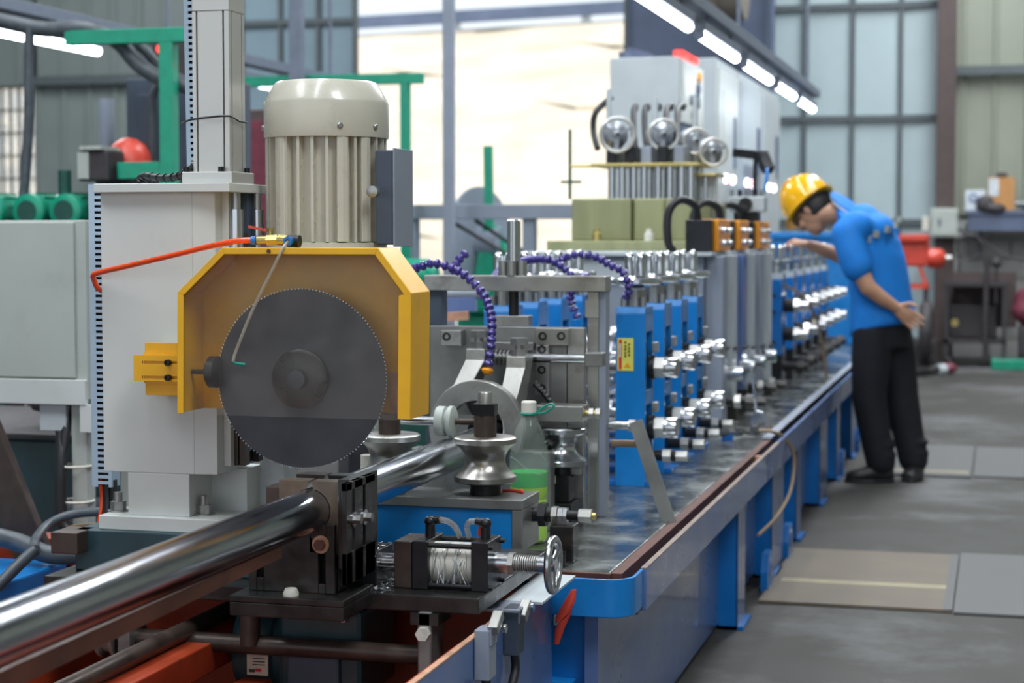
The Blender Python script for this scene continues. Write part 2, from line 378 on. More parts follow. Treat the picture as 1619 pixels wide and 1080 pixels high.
# ------------------------------------------------------------------ mill bed with tray
bed = thing('mill_bed', 'long blue machine bed with wet steel tray top and raised lip beside the walkway', 'machine bed', (-1.3, 8, 0))
B().box(-1.74, -.825, 3.96, 13.6, .47, .5).build('tray_plate', 'wet_plate', bed, .003)
B().box(-.825, -.80, 3.96, 6.7, .40, .497).build('tray_side', 'rust_brown', bed)
B().box(-.825, -.80, 6.7, 13.6, .40, .497).build('tray_side', 'dark_steel', bed)
B().box(-.835, -.80, 6.7, 13.6, .5, .503).build('tray_edge', 'grey_paint', bed)
B().box(-.80, -.766, 3.97, 13.6, .405, .415).build('gutter_floor', 'dark_steel', bed)
for a, b_ in ((4.02, 6.25), (6.28, 9.2), (9.26, 13.6)):
    B().box(-.768, -.756, a, b_, .405, .5).build('lip_rail', 'slate_blue_tone', bed, .002)
B().box(-.7685, -.7555, 4.02, 6.6, .5, .5025).build('lip_edge', 'lip_worn', bed)
B().box(-.7685, -.7555, 6.6, 13.6, .5, .5025).build('lip_edge', 'slate_blue_tone', bed)
pts = [(-.762, 4.02)] + [(-.822 + .06 * math.cos(t), 3.93 - .06 * math.sin(t)) for t in [PI / 2 * k / 8 for k in range(9)]] + [(-.97, 3.87)]
op = [(p[0] , p[1]) for p in pts]; ip = [(-.77, 4.02)] + [(-.822 + .052 * math.cos(t), 3.93 - .052 * math.sin(t)) for t in [PI / 2 * k / 8 for k in range(9)]] + [(-.97, 3.878)]
B().prism(op + ip[::-1], 'z', .415, .5, True).build('end_curb', 'blue_bright', bed, .002)
B().box(-.965, -.80, 3.88, 3.96, .417, .425).build('gutter_floor', 'dark_steel', bed)
B().box(-.97, -.823, 3.945, 3.962, .44, .498).build('tray_front', 'rust_brown', bed)
B().box(-.765, -.80, 6.25, 6.28, .41, .49).build('gutter_stop', 'rust_edge', bed)
B().box(-1.72, -.85, 3.95, 4.0, 0, .415).build('end_panel', 'blue_paint', bed)
B().box(-.97, -.90, 3.905, 3.95, 0, .26).build('end_foot', 'blue_bright', bed, .004)
B().box(-.875, -.845, 3.92, 4.0, 0, .415).build('end_post', 'slate_blue_tone', bed)
B().box(-1.72, -.845, 4.0, 13.6, .02, .40).build('side_panel', 'slate_blue_tone', bed)  # lit side face: light put into the paler blue
for i, y in enumerate((4.05, 5.72, 6.62, 7.45, 8.45, 9.35, 10.3, 11.4)):
    if i: B().box(-.845, -.785, y, y + .012, 0, .41).build('leg_web', 'blue_paint', bed)  # shaded front face: shade put into the deeper blue
    if i: B().box(-.79, -.782, y, y + (.16 if i % 2 else .35), 0, .41).build('leg', 'slate_blue_tone', bed, .002)  # outer leg face takes the paler lit blue as well
    B().box(-.845, -.765, y, y + .2, 0, .012).build('foot_plate', 'blue_paint', bed)
for y in (6.35, 7.0, 9.5, 10.6):
    g = B().prism([(y, 0), (y + .16, 0), (y + .16, .07), (y + .13, .13), (y + .03, .13), (y, .07)], 'x', -.79, -.765).build('lifting_lug', 'blue_paint', bed)
    B().ring((-.768, y + .08, .075), 'x', .035, .018, .006).build('lug_eye', 'slate_blue_tone', g)
# ------------------------------------------------------------------ saw bed: red frame, blue side, rails
sb = thing('saw_bed', 'red oxide painted saw bed frame with blue outer side plate under the carriage', 'machine frame', (-1.4, 2.9, 0))
B().box(-.945, -.935, 2.0, 3.86, .12, .498).build('side_plate', 'slate_blue_tone', sb, .001)
B().box(-.946, -.934, 2.0, 3.86, .498, .501).build('plate_edge', 'rust_edge', sb)
B().box(-.99, -.948, 2.0, 3.86, .36, .47).build('inner_channel', 'red_oxide', sb, .003)
B().box(-1.95, -.95, 2.0, 3.86, .20, .23).build('bottom_plate', 'rust_brown', sb)
B().box(-1.95, -.95, 3.70, 3.76, .23, .50).build('cross_beam', 'red_oxide', sb, .003)
B().box(-1.46, -1.40, 1.6, 3.72, .30, .36).build('rail_beam', 'red_oxide', sb, .003)
B().box(-1.62, -1.5, 1.6, 3.72, .38, .44).build('rail_beam', 'red_oxide', sb, .003)
B().cyl((-1.56, 1.6, .46), (-1.56, 3.75, .46), .018).build('guide_rod', 'brown_steel', sb)
B().box(-1.95, -1.9, 1.6, 3.86, .12, .5).build('far_side_plate', 'red_oxide', sb)
B().box(-1.35, -1.2, 1.6, 3.3, .26, .29).build('chip_tray', 'red_oxide', sb)
for x in (-1.93, -.99):
    for y in (2.1, 3.75): B().box(x, x + .05, y, y + .05, 0, .2).build('leg', 'blue_paint', sb)
# ------------------------------------------------------------------ carriage platform
ca = thing('saw_carriage', 'dark oily steel carriage plate carrying the saw over the red frame', 'carriage', (-1.4, 3.55, .4))
B().box(-1.86, -.945, 3.31, 3.86, .528, .56).build('deck_plate', 'dark_steel', ca, .003)
B().box(-1.83, -1.40, 3.385, 3.72, .56, .644).build('riser_block', 'teal_dark', ca, .003)
B().box(-1.86, -1.80, 3.34, 3.42, .60, .644).build('riser_corner', 'brown_steel', ca, .002)
for x in (-1.68, -1.05):
    B().box(x - .014, x + .014, 3.30, 3.38, .40, .53).build('hanger', 'plate_steel', ca, .004)
    B().box(x - .028, x + .028, 3.30, 3.38, .505, .528).build('hanger_pad', 'dark_steel', ca)
    if x < -1.5: B().lathe((x - .045, 3.34, .44), 'x', [(.02, -.02), (.045, -.02), (.045, -.012), (.034, -.008), (.034, .008), (.045, .012), (.045, .02), (.02, .02)]).build('track_wheel', 'machined_steel', ca)
B().cyl((-1.67, 3.34, .438), (-1.04, 3.34, .438), .019).build('cross_shaft', 'brown_steel', ca)
B().cyl((-1.42, 3.33, .44), (-1.42, 3.33, .53), .02).build('support_stud', 'brown_steel', ca)
B().hexn((-1.05, 3.30, .49), (-1.05, 3.285, .49), .014).build('bolt', 'nylon_white', ca)
# gear motor under the deck
gm = thing('gear_motor', 'dark teal geared motor slung under the carriage plate', 'motor', (-1.32, 3.45, .24))
B().lathe((-1.47, 3.47, .41), 'x', [(.06, -.02), (.092, -.012), (.098, 0), (.098, .07), (.09, .075), (.09, .20), (.10, .205), (.10, .22), (.06, .225)], 36).build('motor_shell', 'teal_dark', gm)
B().box(-1.38, -1.20, 3.37, 3.58, .33, .51).build('gear_case', 'teal_dark', gm, .012)
B().box(-1.355, -1.245, 3.358, 3.37, .335, .44).build('cover_plate', 'dark_grey_blue', gm, .006)
for x, z in ((-1.37, .5), (-1.235, .495), (-1.36, .34), (-1.24, .34)): B().hexn((x, 3.37, z), (x, 3.355, z), .007).build('bolt', 'chrome', gm)
pl = B(); pl.box(-1.443, -1.398, 3.366, 3.370, .37, .412); o = pl.build('rating_plate', 'paper', gm)
B().box(-1.443, -1.398, 3.364, 3.3655, .412, .417).build('plate_header', 'green_dark', o)
B().box(-1.424, -1.412, 3.3640, 3.3658, .378, .384).build('print_line', 'sticker_red', o)
B().box(-1.438, -1.426, 3.3640, 3.3658, .376, .382).build('print_line', 'ink', o)
for k in range(3): B().box(-1.43, -1.404, 3.3640, 3.3658, .391 + k * .006, .3925 + k * .006).build('print_line', 'ink', o)
# ------------------------------------------------------------------ tube being cut, and its trough
tag(B().ring((-1.256, 1.5, .727), 'y', .0405, .036, 5.45, 56).build('steel_tube', 'pipe_steel', origin=(-1.256, 4, .687)), 'long shiny round steel tube running under the saw blade', 'steel tube')
tr = thing('guide_trough', 'rusty brown guide bar sloping under the shiny tube before the clamp', 'guide', (-1.23, 2.6, .58))
B().add([(-1.238, 1.6, .652), (-1.238, 3.03, .6735), (-1.230, 3.03, .6735), (-1.230, 1.6, .652), (-1.238, 1.6, .682), (-1.238, 3.03, .690), (-1.230, 3.03, .6950), (-1.230, 1.6, .687)],
        [(3, 2, 1, 0), (4, 5, 6, 7), (0, 1, 5, 4), (1, 2, 6, 5), (2, 3, 7, 6), (3, 0, 4, 7)]).build('near_side', 'rust_brown', tr)
B().add([(-1.29, 1.6, .652), (-1.29, 3.03, .672), (-1.238, 3.03, .672), (-1.238, 1.6, .652), (-1.29, 1.6, .658), (-1.29, 3.03, .678), (-1.238, 3.03, .678), (-1.238, 1.6, .658)],
        [(3, 2, 1, 0), (4, 5, 6, 7), (0, 1, 5, 4), (1, 2, 6, 5), (2, 3, 7, 6), (3, 0, 4, 7)]).build('bottom', 'rust_brown', tr)
# ------------------------------------------------------------------ tube clamp
cl = thing('tube_clamp', 'oily dark tube clamp with split jaws and slotted plates on the carriage front', 'clamp', (-1.27, 3.25, .56))
B().box(-1.389, -1.162, 3.16, 3.33, .5605, .573).build('foot', 'dark_steel', cl, .002)
B().box(-1.389, -1.162, 3.16, 3.312, .534, .5605).build('foot_front', 'dark_steel', cl, .002)
fp = B()
fp.box(-1.373, -1.357, 3.215, 3.227, .573, .655); fp.box(-1.357, -1.342, 3.215, 3.227, .573, .598); fp.box(-1.357, -1.342, 3.215, 3.227, .64, .66)
fp.prism([(-1.342, .573), (-1.232, .573), (-1.232, .655), (-1.25, .69), (-1.342, .66)], 'y', 3.215, 3.227)
fp.box(-1.232, -1.218, 3.215, 3.227, .573, .592); fp.box(-1.232, -1.218, 3.215, 3.227, .650, .704); fp.box(-1.218, -1.199, 3.215, 3.227, .573, .704); fp.box(-1.25, -1.232, 3.215, 3.227, .65, .704)
fp.build('slotted_bracket', 'dark_steel', cl, .0015)
B().box(-1.373, -1.199, 3.24, 3.30, .573, .64).build('saddle', 'black_oxide', cl, .002)
b = B().lathe((-1.226, 3.215, .667), 'y', [(.017, -.003), (.017, 0)], 20).build('washer', 'rust_edge', cl); B().hexn((-1.226, 3.212, .667), (-1.226, 3.20, .667), .011).build('bolt_head', 'rust_brown', b)
B().lathe((-1.275, 3.185, .573), 'z', [(.015, 0), (.015, .006), (.011, .014)], 12).build('bolt', 'nylon_white', cl)
def jaw(side):
    cx, cz, r = -1.256, .727, .0415; n = 14
    arc = [(cx + side * r * math.sin(PI * (.06 + .88 * k / n)), cz + r * math.cos(PI * (.06 + .88 * k / n))) for k in range(n + 1)]
    o_ = cx + side * .062
    return [(cx + side * .003, .783)] + arc + [(cx + side * .003, .645), (o_, .645), (o_, .783)]
B().prism(jaw(1), 'y', 3.235, 3.275).build('jaw', 'jaw_tan', cl)
B().prism(jaw(-1), 'y', 3.235, 3.275).build('jaw', 'jaw_tan', cl)
B().prism(jaw(1), 'y', 3.325, 3.365).build('jaw', 'dark_steel', cl)
B().prism(jaw(-1), 'y', 3.325, 3.365).build('jaw', 'brown_steel', cl)
B().box(-1.345, -1.318, 3.235, 3.365, .64, .77).build('jaw_back', 'brown_steel', cl, .002)
B().box(-1.194, -1.17, 3.22, 3.38, .62, .79).build('jaw_back', 'dark_steel', cl, .002)
sp = B()
for a, c in ((3.17, 3.20), (3.215, 3.26), (3.275, 3.33)): sp.box(-1.168, -1.158, a, c, .60, .79)
for z in ((.60, .66), (.775, .79)): sp.box(-1.168, -1.158, 3.17, 3.33, *z)
sp.build('slotted_plate', 'dark_steel', cl, .001)
for y, z in ((3.2075, .718), (3.2675, .714)):
    b = B().lathe((-1.158, y, z), 'x', [(.015, 0), (.015, .003)], 20).build('washer', 'chrome', cl); B().hexn((-1.155, y, z), (-1.142, y, z), .009).build('bolt_head', 'machined_steel', b)
B().box(-1.25, -1.17, 3.37, 3.47, .5605, .63).build('push_block', 'black_oxide', cl, .002)
sw = B()
for k in range(220):
    x = random.uniform(-1.25, -1.13); y = random.uniform(3.365, 3.47) if random.random() < .6 else random.uniform(3.33, 3.36)
    z = .631 if (x < -1.17 and y > 3.37) else .561
    a = random.uniform(0, 6.28); sw.obox((x, y, z + .002), (.008, .0015, .0012), random.uniform(-.6, .6), random.uniform(-.6, .6), a)
sw.build('cutting_chips', 'swarf', cl, kind='stuff')
# ------------------------------------------------------------------ pneumatic clamp cylinder with handwheel
pc = thing('clamp_cylinder', 'white pneumatic clamp cylinder with chrome handwheel on the carriage plate', 'pneumatic cylinder', (-1.0, 3.42, .56))
for y in (3.39, 3.45): B().cyl((-1.17, y, .60), (-1.13, y, .60), .0135).build('push_rod', 'chrome', pc)
B().box(-1.134, -1.098, 3.37, 3.47, .5605, .652).build('end_block', 'brown_steel', pc, .002)
B().box(-1.096, -1.064, 3.365, 3.475, .5605, .655).build('end_block', 'black_oxide', pc, .002)
B().cyl((-1.064, 3.42, .606), (-.978, 3.42, .606), .041, n=36).build('barrel', 'nylon_white', pc)
B().box(-.978, -.944, 3.37, 3.47, .5605, .656).build('end_block', 'black_oxide', pc, .002)
for y in (3.376, 3.464):
    for z in (.568, .646): B().cyl((-1.064, y, z), (-.935, y, z), .005, n=10).build('tie_rod', 'black_oxide', pc)
B().cyl((-.944, 3.42, .61), (-.914, 3.42, .61), .021, n=28).build('collar', 'chrome', pc)
B().hexn((-.914, 3.42, .61), (-.903, 3.42, .61), .023).build('lock_nut', 'machined_steel', pc)
th = []
for k in range(11): th += [(.0135, k * .0044), (.0165, k * .0044 + .001), (.0165, k * .0044 + .003), (.0135, k * .0044 + .004)]
B().lathe((-.903, 3.42, .611), 'x', th, 22).build('thread', 'machined_steel', pc)
B().cyl((-.855, 3.42, .611), (-.832, 3.42, .611), .017, n=24).build('hub', 'chrome', pc)
hw = B().torus((-.826, 3.42, .611), 'x', .05, .0075, 40, 12).build('handwheel', 'chrome', pc)
sp = B()
for k in range(3): a = .5 + k * 2 * PI / 3; sp.cyl((-.828, 3.42, .611), (-.826, 3.42 + .047 * math.cos(a), .611 + .047 * math.sin(a)), .006, n=10)
sp.cyl((-.836, 3.42, .611), (-.82, 3.42, .611), .014); sp.build('spokes', 'chrome', hw)
for x, dx in ((-1.075, 1), (-.962, -1)):
    f = B().cyl((x, 3.42, .655), (x, 3.42, .683), .010, n=14); f.ell((x, 3.42, .686), (.012, .012, .011)); f.cyl((x, 3.42, .687), (x + dx * .02, 3.42, .690), .008, n=12)
    f = f.build('elbow_fitting', 'black_oxide', pc)
    B().tube([(x + dx * .018, 3.42, .69), (x + dx * .035, 3.425, .686), (x + dx * .045, 3.445, .67), (x + dx * .047, 3.47, .64), (x + dx * .045, 3.50, .57)], .006, 10).build('air_tube', 'clear_tube', f)
B().cyl((-.977, 3.43, .66), (-.972, 3.43, .68), .006, n=8).build('red_tag', 'red_paint', pc)
sp = B()
for k in range(24):
    x = random.uniform(-1.055, -.985); a = random.uniform(.1, 1.3); sp.tube([(x, 3.42 - .0425 * math.cos(a), .606 + .0425 * math.sin(a)), (x + random.uniform(-.012, .012), 3.42 - .044 * math.cos(a - .4), .606 + .044 * math.sin(a - .4)), (x + random.uniform(-.02, .02), 3.374, .57)], .0005, 4, 3)
sp.build('cutting_chips', 'swarf', pc, kind='stuff')
# ------------------------------------------------------------------ cut-off saw
sa = thing('cutoff_saw', 'white column cut-off saw with vertical cream motor and yellow blade guard', 'cut-off saw', (-1.6, 3.5, .644))
B().box(-1.783, -1.42, 3.40, 3.70, .644, .673).build('foot_plate', 'white_paint', sa, .002)
cb = B().box(-1.78, -1.577, 3.42, 3.58, .761, 1.334); cb.prism([(-1.577, 3.42), (-1.53, 3.428), (-1.53, 3.58), (-1.577, 3.58)], 'z', .761, 1.334)
cb.box(-1.726, -1.589, 3.42, 3.58, .673, .761)
cb.build('column_body', 'white_paint', sa, .0015)
B().box(-1.765, -1.51, 3.53, 3.62, .673, .761).build('back_web', 'white_paint', sa)
B().box(-1.53, -1.515, 3.46, 3.58, .775, 1.334).build('side_flange', 'white_paint', sa, .001)
B().box(-1.51, -1.455, 3.60, 3.68, .673, .80).build('side_post', 'pale_grey', sa)
tp = B().box(-1.785, -1.487, 3.40, 3.60, 1.334, 1.352).build('top_plate', 'white_paint', sa, .0015)
for x, y in ((-1.769, 3.46), (-1.575, 3.46)):
    b = B().hexn((x, y, .676), (x, y, .694), .0165).build('anchor_nut', 'machined_steel', sa)
    B().lathe((x, y, .673), 'z', [(.022, 0), (.022, .003)], 18).build('washer', 'machined_steel', b); B().cyl((x, y, .694), (x, y, .713), .009, n=12).build('stud', 'machined_steel', b)
for x in (-1.512, -1.497):
    for y in (3.49, 3.56): B().box(x - .006, x + .006, y - .012, y + .012, .775, 1.25).build('slide_rail', 'brown_steel' if y < 3.5 else 'dark_steel', sa)
for x, y in ((-1.502, 3.47), (-1.49, 3.55)):
    B().cyl((x, y, 1.15), (x, y, 1.30), .014).build('guide_rod', 'chrome', sa)
    B().cyl((x, y, 1.30), (x, y, 1.334), .009).build('rod_end', 'machined_steel', sa)
B().box(-1.515, -1.50, 3.52, 3.58, .80, 1.334).build('wear_strip', 'dark_grey_blue', sa)
# slotted cable ducts
def duct(name, x0, x1, y0, y1, z0, z1, lean=0, pitch=.0129):
    b = B(); sh = lambda z: lean * (z1 - z)
    def bx(xa, xb, ya, yb, za, zb):
        b.add([(xa + sh(za), ya, za), (xb + sh(za), ya, za), (xb + sh(za), yb, za), (xa + sh(za), yb, za), (xa + sh(zb), ya, zb), (xb + sh(zb), ya, zb), (xb + sh(zb), yb, zb), (xa + sh(zb), yb, zb)], [(3, 2, 1, 0), (4, 5, 6, 7), (0, 1, 5, 4), (1, 2, 6, 5), (2, 3, 7, 6), (3, 0, 4, 7)])
    w_ = x1 - x0
    bx(x0, x0 + w_ * .30, y0, y0 + .002, z0, z1); bx(x1 - w_ * .16, x1, y0, y0 + .002, z0, z1); bx(x0, x0 + .002, y0 + .002, y1, z0, z1); bx(x1 - .002, x1, y0 + .002, y1, z0, z1)
    z = z0 + .006
    while z < z1 - .006: bx(x0 + w_ * .30, x1 - w_ * .16, y0, y0 + .002, z, z + pitch * .55); z += pitch
    o = b.build(name, 'duct_blue', sa)
    c = B(); c.box(x0 + sh((z0 + z1) / 2) + .004, x1 + sh((z0 + z1) / 2) - .004, y0 + .014, y1, z0 + .003, z1 - .003); c.build('duct_core', 'rubber', o)  # solid black core filling the duct behind its slots
duct('cable_duct', -1.905, -1.858, 3.605, 3.645, .70, 1.357)
duct('cable_duct', -1.654, -1.622, 3.552, 3.585, 1.385, 1.86, .012)
# air cylinder on top
ac = B(); x0, x1, y0, y1 = -1.591, -1.511, 3.46, 3.54
g = lambda a: [(a, y0), (a, y0 + .003), (a - .002, y0 + .003), (a - .002, y0 + .007), (a + .006, y0 + .007), (a + .006, y0 + .003), (a + .004, y0 + .003), (a + .004, y0)]
gy = lambda a: [(x1, a), (x1 - .003, a), (x1 - .003, a - .002), (x1 - .007, a - .002), (x1 - .007, a + .006), (x1 - .003, a + .006), (x1 - .003, a + .004), (x1, a + .004)]
ac.prism([(x0, y0)] + g(x0 + .008) + g(x1 - .014) + [(x1, y0)] + gy(y0 + .012) + gy(y1 - .018) + [(x1, y1), (x0, y1)], 'z', 1.376, 1.70)
acy = ac.build('air_cylinder', 'aluminium', sa)
B().box(x0 - .001, x1 + .001, y0 - .001, y1 + .001, 1.70, 1.735).build('cylinder_head', 'aluminium', acy, .002); B().box(x0 + .002, x1 - .002, y0 + .002, y1 - .002, 1.735, 1.9).build('cylinder_top', 'aluminium', acy, .002)
B().box(-1.608, -1.498, 3.44, 3.555, 1.352, 1.376).build('flange', 'aluminium', acy, .002)
for x, y in ((-1.60, 3.448), (-1.525, 3.448), (-1.505, 3.535)): B().cyl((x, y, 1.376), (x, y, 1.386), .006, n=12).build('cap_screw', 'black_oxide', acy)
B().tube([(-1.66, 3.55, 1.48), (-1.594, 3.456, 1.482), (-1.55, 3.456, 1.487), (-1.508, 3.456, 1.488), (-1.507, 3.50, 1.48), (-1.508, 3.543, 1.48), (-1.594, 3.543, 1.478)], .0022, 6, 2).build('cable_tie', 'rubber', acy)
cab = [(-1.76, 3.58, 1.352), (-1.755, 3.55, 1.366), (-1.73, 3.53, 1.371), (-1.69, 3.52, 1.366), (-1.65, 3.51, 1.368), (-1.62, 3.50, 1.378), (-1.607, 3.50, 1.392)]
o = B().tube(cab, .0075, 10).build('wrapped_cable', 'rubber', sa)
sp = B()
for k in range(14): t = k / 13 * 5.99; i = int(t); f = t - i; p = Vector(cab[i]).lerp(Vector(cab[i + 1]), f); d = (Vector(cab[i + 1]) - Vector(cab[i])); sp.torus(p, d, .0082, .0018, 14, 5)
sp.build('spiral_wrap', 'black_oxide', o)
# motor
mo = B().lathe((-1.355, 3.60, 1.22), 'z', [(.125, 0), (.125, .012), (.106, .014), (.106, .232)], 48).build('motor', 'cream_paint', sa)
cx, cy = -1.355, 3.60
fin = B().box(.104, .1245, -.003, .003, 1.234, 1.449)
fin.v = [Vector((v.x + cx, v.y + cy, v.z)) for v in fin.v]
f0 = fin.build('cooling_fin', 'cream_paint', mo)
f0.data.transform(Matrix.Translation(f0.location))
off = Vector((cx, cy, 0)) - root_loc(mo)
f0.data.transform(Matrix.Translation(-Vector((off.x, off.y, 0))))
f0.location = (off.x, off.y, 0)
NF = 26
pads = {26, 27, 31, 32}
for k in range(NF):
    a = 2 * PI * k / NF
    if k == 0: continue
    dup(f0, mo, f0.location, (0, 0, a))
for a in (-2.62, -2.05, -.95, -.52):
    pd = B(); n = 6; hw_ = .095
    pd.prism([(cx + .104 * math.cos(a - hw_), cy + .104 * math.sin(a - hw_)), (cx + .126 * math.cos(a - hw_), cy + .126 * math.sin(a - hw_)), (cx + .1275 * math.cos(a), cy + .1275 * math.sin(a)), (cx + .126 * math.cos(a + hw_), cy + .126 * math.sin(a + hw_)), (cx + .104 * math.cos(a + hw_), cy + .104 * math.sin(a + hw_))], 'z', 1.234, 1.449)
    pd.build('cooling_pad', 'cream_paint', mo, .002)
fc = B().lathe((cx, cy, 1.451), 'z', [(.110, -.004), (.1285, -.004), (.1295, 0), (.1295, .066), (.127, .073), (.109, .106), (.103, .112), (.02, .114)], 56).build('fan_cowl', 'cream_paint', mo)
for a in (-2.7, -1.0, -.35): B().lathe((cx + .129 * math.cos(a), cy + .129 * math.sin(a), 1.468), (math.cos(a), math.sin(a), 0), [(.006, 0), (.006, .003), (.004, .005)], 12).build('screw', 'machined_steel', fc)
tb = B().box(-1.232, -1.192, 3.55, 3.66, 1.228, 1.42).build('terminal_box', 'dark_grey_blue', mo, .003)
B().box(-1.192, -1.188, 3.545, 3.665, 1.224, 1.424).build('box_lid', 'grey_paint', tb, .001)
B().lathe((-1.222, 3.52, 1.335), 'y', [(.006, -.02), (.012, -.018), (.012, 0)], 14).build('cable_gland', 'machined_steel', tb)
# slide head and blade
B().box(-1.47, -1.24, 3.46, 3.72, .96, 1.22).build('gear_head', 'cream_paint', sa, .004)
B().cyl((-1.296, 3.315, .972), (-1.296, 3.46, .972), .03).build('spindle', 'machined_steel', sa)
bl = B(); R = .174; NT = 150; o_ = []
for k in range(NT):
    a = 2 * PI * k / NT; o_ += [(-1.296 + R * math.cos(a), .972 + R * math.sin(a)), (-1.296 + (R - .003) * math.cos(a + .012), .972 + (R - .003) * math.sin(a + .012))]
bl.prism(o_, 'y', 3.2985, 3.3015)
bo = bl.build('saw_blade', 'blade_steel', sa)
fl = B().lathe((-1.296, 3.2985, .972), 'y', [(.018, -.016), (.050, -.015), (.057, -.010), (.057, 0)], 44).build('blade_flange', 'dark_steel', bo)
B().lathe((-1.296, 3.2825, .972), 'y', [(.011, -.016), (.018, -.014), (.019, 0)], 24).build('spindle_nut', 'blade_steel', fl)
tt = B()
for k in range(NT): a = 2 * PI * k / NT; tt.obox((-1.296 + (R - .001) * math.cos(a), 3.2985, .972 + (R - .001) * math.sin(a)), (.0024, .0024, .0016), 0, -a, 0)
tt.build('carbide_teeth', 'chrome', bo)
# guard
gp = [(-1.527, .905), (-1.524, 1.138), (-1.431, 1.224), (-1.118, 1.224), (-1.053, 1.140), (-1.056, .905)]
bg_ = B().prism(gp, 'y', 3.348, 3.352).build('guard_back', 'yellow_paint', sa)
def inset(p, d):
    c = Vector((sum(q[0] for q in p) / 6, sum(q[1] for q in p) / 6)); r = []
    for i in range(len(p)):
        a, b_, e = Vector(p[i - 1]), Vector(p[i]), Vector(p[(i + 1) % len(p)])
        n1 = (b_ - a).normalized(); n2 = (e - b_).normalized(); n1 = Vector((n1.y, -n1.x)); n2 = Vector((n2.y, -n2.x))
        if i == 0: n1 = Vector((0, 0))
        if i == len(p) - 1: n2 = Vector((0, 0))
        m_ = n1 + n2; k = d if i in (0, len(p) - 1) else d * 2 / m_.length_squared
        r.append(tuple(b_ + m_ * k))
    return r
ip = inset(gp, .0035); fpz = inset(gp, .0125)
for i in range(5):
    B().prism([gp[i], gp[i + 1], ip[i + 1], ip[i]], 'y', 3.2405, 3.348).build('guard_rim', 'yellow_paint', bg_, .0008)
    a, b_ = fpz[i], fpz[i + 1]
    if i == 4: a = (a[0] - .012, a[1] + .0); b_ = (b_[0] - .012, b_[1])
    B().prism([gp[i], gp[i + 1], b_, a], 'y', 3.2355, 3.2395).build('front_strip', 'yellow_paint', bg_, .0008)
B().prism([(gp[0][0] + .004, .903)] + [(x, z) for x, z in ip[1:5]] + [(gp[5][0] - .004, .903)], 'y', 3.2398, 3.2425).build('clear_front_sheet', 'acrylic', bg_)
B().lathe((-1.335, 3.2355, 1.2175), 'y', [(.004, -.003), (.004, 0)], 10).build('screw', 'rust_brown', bg_)
kn = B().lathe((-1.490, 3.29, .982), 'x', [(.005, -.03), (.005, .0), (.022, .003), (.031, .009), (.031, .024), (.022, .03), (.008, .031)], 28).build('rubber_knob', 'rubber', bg_)
B().box(-1.13, -1.108, 3.342, 3.348, .905, .985).build('wear_pad', 'rust_edge', bg_)
# slotted yellow bracket
br = B().box(-1.661, -1.50, 3.372, 3.377, .926, 1.032).build('guard_bracket', 'yellow_paint', sa, .001)
b = B().box(-1.68, -1.662, 3.36, 3.366, .955, 1.007)
for z0, z1 in ((.955, .9605), (.9660, .9905), (.9960, 1.007)): b.box(-1.662, -1.528, 3.36, 3.366, z0, z1)
b.build('slotted_plate', 'yellow_paint', br)
B().box(-1.661, -1.528, 3.3665, 3.3715, .950, 1.012).build('spacer', 'yellow_paint', br)
B().box(-1.64, -1.55, 3.378, 3.42, .93, 1.02).build('mount_block', 'white_paint', br)
for z in (.9933, .9633): B().lathe((-1.603, 3.36, z), 'y', [(.0035, -.007), (.0035, -.010), (.0058, -.010), (.0065, -.009), (.0065, 0)], 18).build('cap_screw', 'black_oxide', br)
# valve, lever, hoses
va = B().cyl((-1.372, 3.27, 1.238), (-1.335, 3.27, 1.239), .0085, n=14); va.hexn((-1.352, 3.27, 1.238), (-1.33, 3.27, 1.239), .011); va.cyl((-1.33, 3.27, 1.239), (-1.292, 3.27, 1.237), .0105, n=14); va.cyl((-1.345, 3.27, 1.245), (-1.345, 3.27, 1.258), .006, n=12); va.hexn((-1.345, 3.268, 1.256), (-1.345, 3.268, 1.262), .008)
va = va.build('ball_valve', 'brass', sa)
B().beam((-1.345, 3.27, 1.255), (-1.388, 3.265, 1.264), .009, .0045).build('valve_lever', 'red_paint', va)
B().cyl((-1.31, 3.27, 1.237), (-1.286, 3.27, 1.236), .012, n=14).build('elbow', 'black_oxide', va)
B().ring((-1.302, 3.246, 1.236), 'y', .009, .004, .012, 18).build('push_ring', 'blue_paint', va)
B().ring((-1.384, 3.27, 1.2375), 'x', .0085, .004, .01, 18).build('push_ring', 'blue_paint', va)
B().tube([(-1.302, 3.25, 1.236), (-1.306, 3.233, 1.222), (-1.327, 3.228, 1.179), (-1.366, 3.228, 1.106), (-1.400, 3.229, 1.03), (-1.407, 3.229, 1.008)], .0032, 10).build('clear_coolant_tube', 'clear_tube', sa)
B().tube([(-1.407, 3.229, 1.012), (-1.404, 3.231, 1.005), (-1.386, 3.236, 1.002)], .003, 8).build('tube_tip', 'green_string', sa)
B().tube([(-1.376, 3.27, 1.238), (-1.41, 3.272, 1.237), (-1.47, 3.285, 1.228), (-1.56, 3.31, 1.210), (-1.69, 3.36, 1.186), (-1.77, 3.395, 1.172), (-1.79, 3.405, 1.166), (-1.796, 3.42, 1.155), (-1.794, 3.44, 1.135), (-1.796, 3.53, 1.12), (-1.85, 3.61, 1.10)], .0056, 12).build('red_air_hose', 'red_hose', sa)
for k, (m_, dx) in enumerate((('rubber', .0), ('rubber', .016), ('red_hose', -.014))):
    B().tube([(-1.878 + dx, 3.62, .715), (-1.876 + dx, 3.62, .66), (-1.872 + dx * 1.4, 3.60, .58), (-1.88 + dx, 3.63, .50)], .009 if k < 2 else .005, 8).build('duct_cable', m_, sa)
